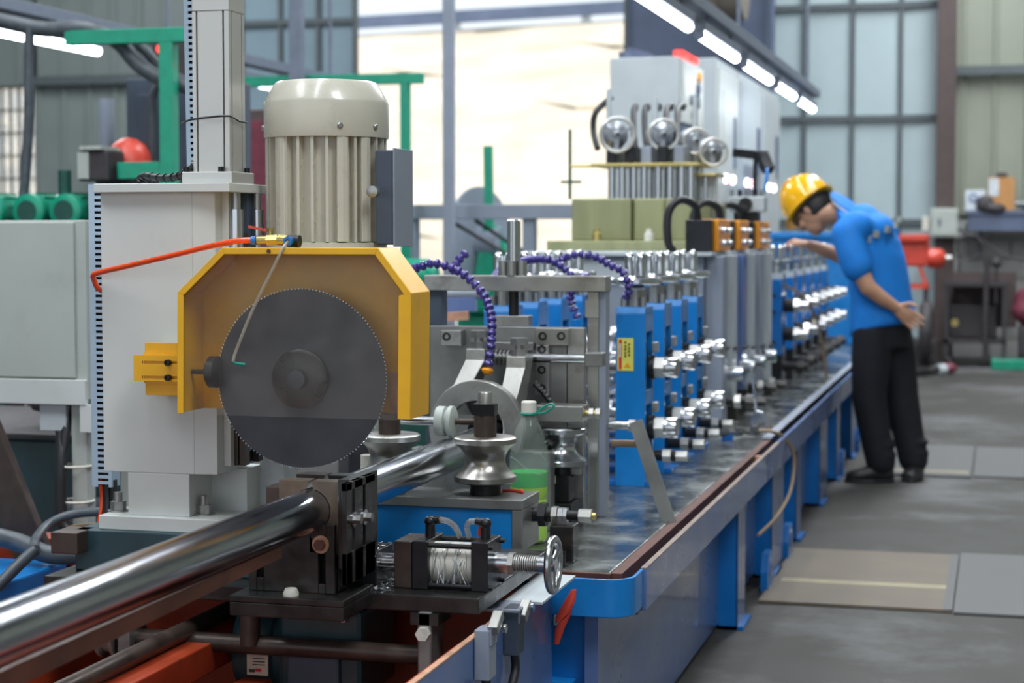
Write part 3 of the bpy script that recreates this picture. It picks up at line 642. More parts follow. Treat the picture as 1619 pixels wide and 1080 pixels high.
# ------------------------------------------------------------------ exit roller stand
rs = thing('roller_stand', 'blue block roller stand with two grooved vertical rollers hugging the tube', 'roller stand', (-1.25, 4.05, .5))
B().box(-1.5, -1.055, 3.972, 4.12, .5, .628).build('block', 'blue_bright', rs, .002)
B().box(-1.5, -1.03, 3.966, 4.125, .628, .651).build('top_plate', 'plate_steel', rs, .002)
B().box(-1.055, -1.03, 3.968, 4.123, .535, .628).build('end_plate', 'machined_steel', rs, .002)
def roller(x, y, z0, mat='roll_steel', R=.072, r=.046, parent=rs, stem=True, H=.105):
    zc = z0 + .022 + H / 2; pf = [(.03, 0), (.03, .022)]
    pf += [(R - .004, .022), (R, .025), (R, .036)]
    for k in range(11): t = -1 + 2 * k / 10; pf.append((R - .003 - (R - .003 - r) * math.cos(t * PI / 2) ** .8 if abs(t) < 1 else R - .003, .022 + H / 2 + t * (H / 2 - .017)))
    pf += [(R, H + .008), (R, H + .019), (R - .004, H + .022), (.02, H + .022)]
    o = B().lathe((x, y, z0), 'z', pf, 44).build('roller', mat, parent)
    if stem:
        B().cyl((x, y, z0 + H + .022), (x, y, z0 + H + .072), .026, n=24).build('spacer', 'brown_steel', o)
        B().hexn((x, y, z0 + H + .072), (x, y, z0 + H + .098), .030).build('lock_nut', 'black_oxide', o)
        B().lathe((x, y, z0 + H + .098), 'z', [(.017, 0), (.017, .024), (.015, .027)], 20).build('shaft_end', 'machined_steel', o)
    B().cyl((x, y, z0 - .006), (x, y, z0 + .022), .036, n=24).build('bearing', 'black_oxide', o)
    return o
roller(-1.14, 4.05, .657)
roller(-1.372, 4.05, .657, 'machined_steel')
B().tube([(-1.11, 4.09, .654), (-1.085, 4.10, .654), (-1.06, 4.08, .654), (-1.07, 4.11, .654)], .004, 6).build('red_thread_lock', 'red_paint', rs)
SH = -.03
ad = B().cyl((-1.0 + SH, 4.07, .606), (-.955 + SH, 4.07, .606), .018, n=16).build('adjusting_screw', 'black_oxide', rs)
for x0, x1, r, m_ in ((-.985, -.968, .030, 'black_oxide'), (-.955, -.942, .021, 'machined_steel'), (-.940, -.929, .019, 'chrome'), (-.928, -.919, .019, 'chrome'), (-.892, -.862, .017, 'machined_steel')): B().hexn((x0 + SH, 4.07, .606), (x1 + SH, 4.07, .606), r).build('nut', m_, ad)
B().cyl((-.919 + SH, 4.07, .606), (-.892 + SH, 4.07, .606), .011, n=14).build('screw_tip', 'black_oxide', ad); B().cyl((-.862 + SH, 4.07, .606), (-.853 + SH, 4.07, .606), .008, n=12).build('screw_tip', 'brass', ad)
B().box(-.985, -.93, 4.04, 4.10, .5, .585).build('screw_rest', 'dark_steel', ad, .003)
for x, y in ((-.95, 3.99), (-.97, 4.01)): B().cyl((x, y, .5), (x, y, .535), .014, n=14).build('floor_bolt', 'black_oxide', rs)
B().cyl((-1.43, 4.07, .651), (-1.43, 4.07, .73), .02).build('spacer_post', 'nylon_white', rs)
# measuring wheel on top of tube
mw = thing('measuring_wheel', 'grey double-flange measuring wheel riding on top of the tube', 'wheel', (-1.26, 4.14, .768))
B().lathe((-1.275, 4.15, .806), 'x', [(.008, -.012), (.034, -.011), (.036, -.008), (.036, .010), (.028, .012), (.028, .017), (.037, .019), (.037, .029), (.028, .033), (.008, .034)], 34).build('wheel', 'cabinet_grey', mw)
B().cyl((-1.42, 4.15, .806), (-1.28, 4.15, .806), .011).build('axle', 'chrome', mw)
B().cyl((-1.24, 4.15, .806), (-1.15, 4.17, .806), .008).build('axle', 'brown_steel', mw)
B().box(-1.44, -1.40, 4.12, 4.2, .76, .83).build('arm_block', 'machined_steel', mw, .003)
B().beam((-1.425, 4.17, .775), (-1.425, 4.20, .5), .03, .05).build('arm', 'plate_steel', mw)
# bottle
bt = thing('plastic_bottle', 'clear plastic bottle half full of green liquid standing behind the roller stand', 'bottle', (-1.10, 4.30, .5))
prof = [(.040, 0), (.047, .008), (.047, .05), (.044, .056), (.047, .062), (.047, .10), (.044, .106), (.047, .112), (.048, .17), (.047, .215), (.043, .24), (.034, .272), (.022, .298), (.0165, .308), (.0165, .322)]
B().lathe((-1.10, 4.30, .5), 'z', prof, 36).build('shell', 'bottle_pet', bt)
lq = B().lathe((-1.10, 4.30, .502), 'z', [(.038, 0), (.0445, .008), (.0445, .05), (.0415, .056), (.0445, .062), (.0445, .10), (.0415, .106), (.0445, .112), (.0452, .135)], 32).build('green_liquid', 'liquid', bt)
B().lathe((-1.10, 4.30, .6375), 'z', [(.0455, 0), (.0455, .036)], 32).build('liquid_surface_band', 'liquid_top', bt)
cp = B().lathe((-1.10, 4.30, .818), 'z', [(.0185, 0), (.0185, .024), (.016, .027)], 28).build('cap', 'nylon_white', bt)
B().torus((-1.10, 4.30, .815), 'z', .0195, .003, 24, 6).tube([(-1.081, 4.30, .815), (-1.06, 4.295, .818), (-1.04, 4.29, .830), (-1.035, 4.29, .838), (-1.05, 4.295, .838), (-1.07, 4.30, .826), (-1.081, 4.30, .817)], .003, 6).build('green_string', 'green_string', bt)
for k in range(3):
    a = k * 1.1; B().tube([(-1.10 + .0478 * math.cos(t + a), 4.30 + .0478 * math.sin(t + a), .69 + .02 * k + .02 * math.sin(t * 2)) for t in [-2.6 + .25 * j for j in range(9)]], .0016, 5).build('grip_rib', 'bottle_pet', bt)
# ------------------------------------------------------------------ straightening head with gantry
sh = thing('straightening_head', 'steel straightening head with arched ring, clamp arms and bridge over the tube', 'straightener', (-1.25, 4.65, .5))
def arcp(c, R, r, a0, a1, n=36):
    A = [a0 + (a1 - a0) * k / n for k in range(n + 1)]
    return [(c[0] + R * math.cos(a), c[1] + R * math.sin(a)) for a in A] + [(c[0] + r * math.cos(a), c[1] + r * math.sin(a)) for a in reversed(A)]
B().prism(arcp((-1.275, .757), .124, .072, -.5, PI + .5), 'y', 4.44, 4.475, False).build('arched_ring', 'machined_steel', sh, .002)
B().box(-1.46, -1.09, 4.48, 4.53, .5, .70).build('ring_base', 'plate_steel', sh, .003)
B().box(-1.478, -1.10, 4.70, 4.725, .5, 1.004).build('back_plate', 'plate_steel', sh, .002)
B().box(-1.098, -1.052, 4.70, 4.73, .5, 1.004).build('back_plate', 'machined_steel', sh, .002)
B().ring((-1.256, 4.55, .727), 'y', .075, .046, .14, 40).build('bushing', 'black_oxide', sh)
for xt, xb, dz in ((-1.300, -1.335, .0), (-1.192, -1.20, -.018)):
    arm = B(); zt = .955 + dz
    arm.add([(xb - .025, 4.47, .83 + dz), (xb + .018, 4.47, .83 + dz), (xt + .025, 4.52, zt - .028), (xt - .025, 4.52, zt - .028), (xt - .025, 4.525, zt), (xt + .025, 4.525, zt),
             (xb - .025, 4.56, .78 + dz), (xb + .018, 4.56, .78 + dz), (xt + .025, 4.61, zt), (xt - .025, 4.61, zt)],
            [(0, 1, 2, 3), (3, 2, 5, 4), (4, 5, 8, 9), (9, 8, 7, 6), (6, 7, 1, 0), (1, 7, 8, 5, 2), (0, 3, 4, 9, 6)])
    arm = arm.build('clamp_arm', 'machined_steel', sh, .0015)
    B().hexn((xt, 4.56, zt), (xt, 4.56, zt + .017), .023).build('lock_nut', 'machined_steel', arm); B().cyl((xt, 4.56, zt + .017), (xt, 4.56, zt + .028), .012).build('bolt_shank', 'machined_steel', arm)
    B().hexn((xt, 4.56, zt + .028), (xt, 4.56, zt + .046), .024).build('bolt_head', 'machined_steel', arm)
lb = B().box(-1.434, -1.378, 4.66, 4.70, .953, .995).build('corner_block', 'machined_steel', sh, .002)
tb_ = B().box(-1.178, -1.09, 4.672, 4.70, .958, 1.003); tb_.box(-1.178, -1.142, 4.672, 4.70, .825, .958); tb_ = tb_.build('tee_bracket', 'machined_steel', sh, .002)
for x, z, p in ((-1.418, .978, lb), (-1.158, .982, tb_), (-1.108, .983, tb_), (-1.160, .947, tb_), (-1.160, .893, tb_), (-1.160, .845, tb_)):
    y = 4.66 if p is lb else 4.672
    B().lathe((x, y, z), 'y', [(.0001, .001), (.0055, .001), (.0065, -.004), (.011, -.004), (.011, .0005)], 18).build('socket_screw', 'black_oxide', p)
B().cyl((-1.32, 4.64, .926), (-1.02, 4.64, .926), .0115).build('chrome_rod', 'chrome', sh)
B().box(-1.34, -1.18, 4.655, 4.69, .945, .965).build('flat_bar', 'machined_steel', sh, .002)
sg = B()
for k in range(7): sg.torus((-1.285 + k * .011, 4.64, .926), 'x', .017, .003, 16, 6)
sg.build('spring', 'machined_steel', sh)
B().obox((-1.01, 4.64, .926), (.05, .04, .036)).build('rod_clamp', 'plate_steel', sh, .003)
ch = B(); cpth = [(-1.17, 4.63, .86), (-1.145, 4.63, .835), (-1.12, 4.63, .80), (-1.105, 4.63, .765)]
ch.tube(cpth, .007, 6); ch = ch.build('toothed_strap', 'black_oxide', sh)
for k in range(11):
    t = k / 10 * 2.99; i = int(t); p = Vector(cpth[i]).lerp(Vector(cpth[i + 1]), t - i); B().obox(p + Vector((.006, -.006, .004)), (.006, .006, .006), 0, .8, 0).build('tooth', 'machined_steel', ch)
# bridge
B().box(-1.50, -1.0, 4.72, 4.79, 1.098, 1.139).build('bridge_bar', 'machined_steel', sh, .002)
B().box(-1.052, -1.022, 4.735, 4.80, .5, 1.098).build('bridge_post', 'machined_steel', sh, .002)
B().box(-1.022, -1.003, 4.74, 4.79, .5, 1.098).build('post_face', 'grey_paint', sh, .001)
B().box(-1.50, -1.455, 4.735, 4.79, .5, 1.098).build('bridge_post', 'dark_grey_blue', sh, .002)
B().box(-1.055, -1.02, 4.725, 4.735, 1.03, 1.075).build('post_pad', 'machined_steel', sh)
sc_ = B().lathe((-1.257, 4.75, 1.139), 'z', [(.018, 0), (.018, .146), (.014, .15)], 24).build('lift_screw', 'chrome', sh)
for dx, dy in ((-.026, -.012), (.0, -.022), (.026, -.012), (.012, .02), (-.014, .02)): B().cyl((-1.257 + dx, 4.75 + dy, 1.139), (-1.257 + dx, 4.75 + dy, 1.178), .013, n=14).build('stud_nut', 'machined_steel', sc_)
B().cyl((-1.257, 4.75, 1.032), (-1.257, 4.75, 1.098), .0135).build('lift_rod', 'black_oxide', sc_)
B().box(-1.305, -1.21, 4.725, 4.775, 1.004, 1.032).build('lift_block', 'machined_steel', sc_, .002)
# side guide roller beside the post
gr_ = roller(-1.09, 4.60, .63, 'chrome', .066, .035, sh, False, .10)
B().box(-1.153, -1.025, 4.56, 4.64, .768, .81).build('guide_block', 'machined_steel', sh, .003)
for x in (-1.016, -.998): B().hexn((x, 4.60, .789), (x + .012, 4.60, .789), .015).build('nut', 'machined_steel', sh)
B().cyl((-1.03, 4.60, .789), (-.99, 4.60, .789), .008, n=12).build('stud', 'brass', sh)
B().box(-1.15, -1.06, 4.56, 4.64, .56, .63).build('guide_base', 'black_oxide', sh, .003); B().box(-1.16, -1.05, 4.54, 4.66, .5, .56).build('guide_base', 'black_oxide', sh, .003)
B().hexn((-1.06, 4.59, .645), (-1.035, 4.59, .645), .016).build('nut', 'machined_steel', sh); B().hexn((-1.125, 4.555, .62), (-1.095, 4.555, .62), .012).build('nut', 'nylon_white', sh)
B().cyl((-1.0, 4.77, .742), (-.945, 4.77, .742), .012).build('cross_rod', 'chrome', sh); B().hexn((-.945, 4.77, .742), (-.928, 4.77, .742), .018).build('rod_nut', 'machined_steel', sh)
B().cyl((-1.0, 4.80, .69), (-.93, 4.80, .69), .010).build('cross_rod', 'copper', sh)
# leaning strip in the gutter
st = B().beam((-.925, 4.755, .755), (-.797, 4.70, .418), .038, .006)
tag(st.build('metal_strip', 'plate_steel', bev=.001), 'flat dull metal strip leaning from the bridge into the blue gutter', 'metal strip')
# ------------------------------------------------------------------ articulated coolant hoses
def bead_hose(label, path, r=.0118, nozzle=True, group='violet jointed coolant hoses'):
    t = thing('coolant_hose', label, 'coolant hose', path[0], group if group else None)
    pts = [Vector(p) for p in path]; P = []; N = len(pts)
    for i in range(N - 1):
        p0 = pts[i - 1] if i else pts[0] * 2 - pts[1]; p1 = pts[i]; p2 = pts[i + 1]; p3 = pts[i + 2] if i + 2 < N else pts[-1] * 2 - pts[-2]
        for k in range(12):
            u = k / 12; P.append(.5 * ((2 * p1) + (p2 - p0) * u + (2 * p0 - 5 * p1 + 4 * p2 - p3) * u * u + (3 * p1 - p0 - 3 * p2 + p3) * u ** 3))
    P.append(pts[-1]); d = 0; last = P[0]; step = r * 1.5; first = None; c = 0
    proto = None
    for a, b_ in zip(P, P[1:]):
        d += (b_ - a).length
        if d >= step:
            d = 0; q = Vector((0, 0, 1)).rotation_difference((b_ - a).normalized())
            if proto is None:
                m_ = B().lathe((0, 0, -step * .5), 'z', [(r * .62, 0), (r * .62, step * .2), (r * .8, step * .25), (r * 1.08, step * .5), (r * 1.1, step * .8), (r * .8, step * 1.02)], 14)
                proto = m_.build('hose_joint', 'hose_violet', origin=(0, 0, 0)); o = proto; o.parent = t
            else: o = proto.copy(); COL.objects.link(o); o.parent = t
            o.location = b_ - pts[0]; o.rotation_mode = 'QUATERNION'; o.rotation_quaternion = q; last = b_
    if nozzle:
        dv = (pts[-1] - pts[-2]).normalized(); B().lathe(pts[-1], dv, [(r * 1.25, 0), (r * 1.3, .006), (r * .7, .014)], 16).build('nozzle', 'orange_plastic', t)
bead_hose('violet jointed hose with orange nozzle curving down onto the arched ring', [(-1.52, 4.62, 1.15), (-1.47, 4.60, 1.165), (-1.427, 4.60, 1.172), (-1.358, 4.60, 1.148), (-1.298, 4.59, 1.094), (-1.267, 4.56, 1.036), (-1.259, 4.53, .97), (-1.263, 4.51, .905)], group=None)
bead_hose('short violet jointed hose stub rising behind the bridge bar', [(-1.44, 4.80, 1.125), (-1.437, 4.82, 1.17), (-1.415, 4.84, 1.20)], nozzle=False, group=None)
bead_hose('violet jointed hose lying across the handwheels behind the lift screw', [(-1.33, 4.80, 1.125), (-1.34, 4.95, 1.155), (-1.33, 5.1, 1.17), (-1.31, 5.2, 1.176), (-1.266, 5.2, 1.173), (-1.225, 5.2, 1.150), (-1.195, 5.2, 1.115), (-1.21, 5.22, 1.07), (-1.205, 5.22, 1.045), (-1.188, 5.22, 1.0)], nozzle=False, group=None)
bead_hose('violet jointed hose arching over to the first blue roll stand', [(-1.27, 5.26, 1.15), (-1.238, 5.25, 1.178), (-1.19, 5.25, 1.190), (-1.14, 5.25, 1.182), (-1.10, 5.25, 1.160), (-1.06, 5.25, 1.138), (-1.045, 5.26, 1.09), (-1.06, 5.28, 1.06)], nozzle=False, group=None)
bead_hose('violet jointed hose hanging straight down beside the bridge post', [(-1.10, 4.80, 1.12), (-1.12, 5.0, 1.13), (-1.15, 5.18, 1.12), (-1.147, 5.2, 1.076), (-1.138, 5.2, 1.03), (-1.13, 5.2, .97)], nozzle=False, group=None)
# ------------------------------------------------------------------ blue sizing stands
def post(t, x0, x1, y, zt, d=.14, near=True):
    p = B(); z0 = .5
    p.box(x0, x1, y, y + .022, z0, zt - .02); p.box(x0, x1, y + d - .022, y + d, z0, zt - .02); p.box(x0, x1, y + .022, y + d - .022, zt - .075, zt - .02)
    p.box(x0, x1, y + .022, y + d - .022, z0, z0 + .06); p.box(x0, x1, y + .022, y + d - .022, z0 + .24, z0 + .285)
    p.prism([(y, zt - .02), (y + d, zt - .02), (y + d - .012, zt), (y + .012, zt)], 'x', x0, x1)
    p = p.build('post', 'blue_bright', t, .002)
    for z in (z0 + .09, z0 + .30): B().box(x0 + .012, x1 - .012, y + .03, y + d - .03, z, z + .125).build('bearing_block', 'dark_steel', p, .003)
    xc = (x0 + x1) / 2; yc = y + d / 2
    B().cyl((xc, yc, zt), (xc, yc, zt + .05), .03, n=22).build('collar', 'machined_steel', p)
    for dx in (-.028, .03): B().cyl((xc + dx, yc - .03, zt), (xc + dx, yc - .03, zt + .028), .010, n=12).build('cap_screw', 'machined_steel', p)
    h = B().lathe((xc, yc, zt + .055), 'z', [(.03, 0), (.05, .008), (.074, .010), (.079, .014), (.079, .026), (.074, .031), (.03, .032), (.026, .036)], 36).build('adjusting_disc', 'chrome', p)
    for dx in (-.017, .017): B().lathe((xc + dx, yc, zt + .085), 'z', [(.0155, 0), (.0155, .062), (.010, .072), (.003, .076)], 18).build('screw_spindle', 'chrome', h)
    return p
def sizing(y, label):
    t = thing('roll_stand', label, 'roll stand', (-1.2, y + .07, .5), 'blue roll stands')
    post(t, -1.098, -1.009, y, 1.034); post(t, -1.505, -1.416, y, 1.034)
    yc = y + .07
    for z, L_ in ((.852, .0), (.672, .0)):
        r = B().lathe((-1.257, yc, z), 'x', [(.025, -.158), (.025, -.08), (.075, -.08), (.075, -.045), (.062, -.02), (.058, 0), (.062, .02), (.075, .045), (.075, .08), (.025, .08), (.025, .158)], 30).build('roll', 'chrome', t)
        s_ = B().cyl((-1.009, yc, z), (-.99, yc, z), .036, n=24).build('shaft_collar', 'black_oxide', t)
        B().hexn((-.99, yc, z), (-.962, yc, z), .034).build('shaft_nut', 'machined_steel', s_); B().lathe((-.962, yc, z), 'x', [(.031, 0), (.031, .036), (.028, .04)], 26).build('shaft_end', 'chrome', s_)
        B().box(-1.0, -.985, yc - .01, yc + .03, z + .045, z + .075).build('grease_block', 'machined_steel', s_, .002)
    k = B().cyl((-1.01, yc + .02, .585), (-.93, yc + .02, .585), .017, n=16).build('side_screw', 'black_oxide', t)
    B().hexn((-.97, yc + .02, .585), (-.945, yc + .02, .585), .021).build('nut', 'machined_steel', k); B().hexn((-.93, yc + .02, .585), (-.895, yc + .02, .585), .017).build('nut', 'machined_steel', k)
    B().box(-1.53, -.985, y + .01, y + .13, .5, .515).build('sole_plate', 'blue_paint', t, .002)
    return t
s0 = sizing(5.33, 'blue roll stand bearing the yellow and red warning label')
lab = B().box(-1.092, -1.044, 5.3275, 5.3295, .845, .942).build('warning_label', 'sticker_yellow', s0, label='yellow sticker with red strip and dark print')
B().box(-1.0875, -1.079, 5.3262, 5.3273, .849, .938).build('red_strip', 'sticker_red', lab)
B().box(-1.0855, -1.081, 5.3255, 5.3261, .885, .926).build('strip_print', 'collar_white', lab)
for c, x in ((5, -1.068), (4, -1.057)):
    for k in range(c):
        z = .929 - k * .0102 - (.006 if c == 4 else 0)
        g_ = B(); g_.box(x - .0036, x + .0036, 5.3262, 5.3273, z - .001, z + .0005); g_.box(x - .0008, x + .0008, 5.3262, 5.3273, z - .0036, z + .0036)
        if k % 2 == 0: g_.box(x - .003, x + .003, 5.3262, 5.3273, z + .002, z + .003); g_.box(x - .003, x - .002, 5.3262, 5.3273, z - .003, z)
        else: g_.box(x - .003, x + .0032, 5.3262, 5.3273, z - .0036, z - .0026)
        g_.build('character', 'ink', lab)
B().prism([(-1.072, .856), (-1.052, .856), (-1.062, .870)], 'y', 5.3262, 5.3273).build('warning_triangle', 'orange_plastic', lab)
for i, nm in enumerate(('blue roll stand second in the row after the one with the yellow label', 'blue roll stand third in the row between its two twins', 'blue roll stand last in its row next to the grey drive columns')):
    c = sizing(5.65 + .32 * i, nm)
# ------------------------------------------------------------------ grey drive columns with orange modules
dc = thing('drive_housing', 'grey welded drive housing with upright ribs behind the blue roll stands', 'machine housing', (-1.4, 7.7, .5))
B().box(-1.80, -1.10, 7.0, 8.75, .5, 1.165).build('housing_body', 'grey_paint', dc, .004)
B().box(-1.84, -1.06, 6.95, 8.8, 1.165, 1.18).build('housing_top', 'pale_grey', dc, .002)
B().box(-1.78, -1.12, 6.985, 7.0, 1.06, 1.15).build('front_band', 'pale_grey', dc, .002)
for i, (y, z0, m_) in enumerate(((7.05, .52, 'grey_paint'), (7.32, .56, 'pale_grey'), (7.62, .6, 'slate_blue_tone'), (7.88, .58, 'pale_grey'), (8.2, .52, 'grey_paint'), (8.5, .55, 'pale_grey'))):
    p = B().box(-1.10, -1.03, y, y + .13, z0, 1.165).build('upright_rib', m_, dc, .004)
    B().box(-1.03, -1.018, y + .01, y + .12, .80 - .03 * i * .5, .81 - .03 * i * .5).build('latch', 'black_oxide', p)
    B().box(-1.10, -1.045, y + .14, y + .17, .92, 1.02).build('slot_cover', 'black_oxide', p)
    B().cyl((-1.065, y + .06, .5), (-1.065, y + .06, z0), .05, n=18).build('rib_foot', 'dark_steel', p)
for i, (y, z) in enumerate(((7.1, .60), (7.45, .57), (7.8, .6), (8.2, .58))):
    k = B().cyl((-1.03, y, z), (-.93, y, z), .018, n=14).build('side_screw', 'black_oxide', dc)
    B().hexn((-.99, y, z), (-.965, y, z), .03).build('nut', 'machined_steel', k); B().hexn((-.945, y, z), (-.91, y, z), .022).build('nut', 'dark_steel', k)
    k = B().cyl((-1.03, y + .1, .70), (-.97, y + .1, .70), .03, n=18).build('shaft_end', 'chrome', dc)
for i, (y0, lb_) in enumerate(((7.0, 'orange and black drive module nearest the blue roll stands'), (7.6, 'orange and black drive module between its two twins'), (8.25, 'orange and black drive module beside the worker in the yellow helmet'))):
    t = thing('drive_module', lb_, 'drive module', (-1.1, y0 + .2, 1.18), 'orange drive modules')
    L_ = (.38, .34, .42)[i]
    B().box(-1.17, -1.07, y0, y0 + L_, 1.18, 1.305).build('housing', 'black_oxide', t, .004)
    B().box(-1.125, -1.052, y0 + .07, y0 + L_ + .01, 1.182, 1.307).build('orange_face', 'orange_plastic', t, .004)
    for z in (1.215, 1.265):
        B().lathe((-1.052, y0 + .14, z), 'x', [(.012, 0), (.012, .02), (.008, .024)], 14).build('terminal', 'chrome', t); B().lathe((-1.052, y0 + .3, z), 'x', [(.012, 0), (.012, .02), (.008, .024)], 14).build('terminal', 'chrome', t)
    B().tube([(-1.13, y0 + .05, 1.30), (-1.14, y0 + .03, 1.36), (-1.19, y0 - .02, 1.38), (-1.23, y0 - .04, 1.33), (-1.23, y0 - .04, 1.22), (-1.21, y0 - .03, 1.182)], .016, 10).build('cable', 'rubber', t)
ct = thing('coolant_control_head', 'pale grey control head with round black port above the orange modules', 'control head', (-1.10, 8.35, 1.31))
B().box(-1.19, -1.03, 8.31, 8.42, 1.35, 1.42).build('head_block', 'pale_grey', ct, .006)
B().lathe((-1.115, 8.31, 1.385), 'y', [(.01, -.012), (.018, -.016), (.030, -.014), (.032, 0)], 26).build('port', 'rubber', ct)
B().box(-1.17, -1.06, 8.32, 8.42, 1.308, 1.35).build('neck', 'black_oxide', ct, .004)
for k in range(5): B().cyl((-1.18 + k * .035, 8.33, 1.42), (-1.18 + k * .035, 8.33, 1.45), .010, n=12).build('fitting', ('chrome', 'black_oxide')[k % 2], ct)
B().tube([(-1.04, 8.36, 1.43), (-1.03, 8.4, 1.52), (-1.05, 8.5, 1.58), (-1.08, 8.6, 1.62)], .008, 8).build('blue_line', 'blue_paint', ct)
B().beam((-1.20, 8.6, 1.63), (-1.06, 8.5, 1.61), .05, .04).build('boom', 'black_oxide', ct); B().beam((-1.07, 8.51, 1.62), (-1.03, 8.45, 1.54), .05, .04).build('boom', 'black_oxide', ct)
B().cyl((-1.10, 8.5, 1.42), (-1.10, 8.52, 1.61), .009, n=8).build('boom_post', 'black_oxide', ct)
# ------------------------------------------------------------------ olive welding head with pillars and handwheels
wh = thing('squeeze_head', 'olive metal squeeze head with chrome pillars and four grey handwheels', 'machine head', (-1.5, 7.7, 1.18))
B().box(-1.83, -1.16, 7.45, 8.2, 1.18, 1.222).build('base_slab', 'olive', wh, .004)
for x0, x1, y in ((-1.76, -1.50, 7.6), (-1.50, -1.36, 7.63), (-1.36, -1.24, 7.60), (-1.24, -1.17, 7.66)): B().box(x0 + .002, x1 - .002, y, 8.1, 1.222, 1.40 - .02 * (x0 > -1.3)).build('cover_panel', 'olive', wh, .006)
pi = 0
for x in (-1.60, -1.555, -1.505, -1.46, -1.40, -1.35, -1.30, -1.26):
    for y in (7.68, 7.9): B().cyl((x, y, 1.38), (x, y, 1.535), .017, n=16).build('pillar', 'chrome', wh)
B().box(-1.68, -1.22, 7.62, 8.0, 1.535, 1.548).build('tie_plate', 'brass', wh, .002)
B().box(-1.28, -1.16, 7.72, 8.0, 1.495, 1.507).build('tie_plate', 'brass', wh, .002)
for x in (-1.235, -1.20, -1.18): B().cyl((x, 7.8, 1.38), (x, 7.8, 1.495), .014, n=14).build('pillar', 'pale_grey', wh)
for x in (-1.60, -1.52, -1.45, -1.38, -1.31): B().box(x - .022, x + .022, 7.66, 7.9, 1.548, 1.62).build('screw_jack', ('black_oxide', 'grey_paint')[int(x * 100) % 2], wh, .004)
for x, y, z, r in ((-1.565, 7.62, 1.668, .070), (-1.385, 7.72, 1.67, .062), (-1.268, 7.85, 1.648, .052), (-1.185, 7.80, 1.598, .055)):
    ax = Vector((.25, -1, 0)).normalized()
    g_ = B().lathe((x - .05, y + .17, z + .005), ax, [(.03, -.05), (.06, -.03), (.06, .03), (.03, .06)], 26).build('gear_case', 'cast_grey', wh)
    h = B().torus((x, y, z), ax, r, .009, 32, 8).build('handwheel', 'aluminium', wh)
    s_ = B(); u = ax.cross(Vector((0, 0, 1))).normalized(); v = Vector((0, 0, 1))
    for k in range(3): a = .6 + k * 2.094; s_.beam(Vector((x, y, z)), Vector((x, y, z)) + (u * math.cos(a) + v * math.sin(a)) * r, .02, .012)
    s_.lathe((x, y, z), ax, [(.018, -.05), (.018, .015), (.01, .02)], 16); s_.build('spokes', 'cast_grey', h)
    B().cyl(Vector((x, y, z)) + ax * .02, Vector((x, y, z)) + ax * .035, .008, n=10).build('hub_cap', 'black_oxide', h)
for x in (-1.66, -1.455, -1.28): B().cyl((x, 7.9, 1.548), (x, 7.9, 1.84 if x > -1.5 else 1.88), .012, n=10).build('guide_post', 'pale_grey', wh)
B().cyl((-1.80, 7.75, 1.40), (-1.80, 7.75, 1.70), .007, n=8).build('gauge_rod', 'green_dark', wh); B().cyl((-1.84, 7.75, 1.475), (-1.75, 7.75, 1.475), .006, n=8).build('gauge_rod', 'green_dark', wh); B().cyl((-1.80, 7.75, 1.542), (-1.67, 7.75, 1.542), .006, n=8).build('gauge_rod', 'brass', wh)
for k in range(5):
    B().tube([(-1.62 + k * .055, 8.3, 1.82), (-1.61 + k * .055, 8.25, 1.83), (-1.60 + k * .05, 8.15, 1.80), (-1.58 + k * .05, 8.05, 1.70), (-1.56 + k * .05, 8.0, 1.62)], .013, 8).build('thick_cable', 'rubber', wh)
B().tube([(-1.66, 7.95, 1.85), (-1.72, 7.9, 1.78), (-1.73, 7.9, 1.70), (-1.70, 7.85, 1.62)], .014, 8).build('thick_cable', 'rubber', wh)
for k, x in enumerate((-1.62, -1.40, -1.22, -1.14)): B().lathe((x, 7.47, 1.222), 'z', [(.02, 0), (.02, .03), (.012, .035), (.012, .05)], 14).build('valve_knob', ('brass', 'nylon_white')[k % 2], wh)
# ------------------------------------------------------------------ control cabinets
c1 = thing('control_cabinet', 'grey control cabinet with gauge panel and red beacon behind the handwheels', 'cabinet', (-1.95, 10.65, 0))
B().box(-2.16, -1.76, 10.3, 11.03, .1, 2.25).build('cabinet_body', 'pale_grey', c1, .006)
B().box(-2.14, -1.78, 10.32, 11.0, 0, .1).build('plinth', 'dark_grey_blue', c1)
pn = B().box(-1.76, -1.735, 10.33, 11.0, 1.88, 2.23).build('gauge_panel', 'white_paint', c1, .003)
for y, z, r in ((10.55, 2.02, .03), (10.75, 2.03, .05), (10.78, 2.10, .035), (10.6, 1.94, .025), (10.8, 2.17, .03)): B().lathe((-1.735, y, z), 'x', [(r, 0), (r, .015), (r * .6, .02)], 16).build('dial', 'dark_grey_blue' if z < 2.12 else 'orange_plastic', pn)
B().box(-1.80, -1.735, 10.3, 10.98, 1.74, 1.86).build('terminal_bay', 'slate_panel', c1)
for k in range(6): B().cyl((-1.77, 10.33 + k * .1, 2.25), (-1.77, 10.33 + k * .1, 2.285), .03, n=14).build('red_beacon', 'lamp_red', c1)
B().cyl((-2.10, 10.5, 2.25), (-2.10, 10.5, 2.30), .05, n=16).build('cable_entry', 'slate_panel', c1); B().beam((-2.10, 10.5, 2.30), (-1.98, 10.6, 2.27), .05, .05).build('cable_entry', 'slate_panel', c1)
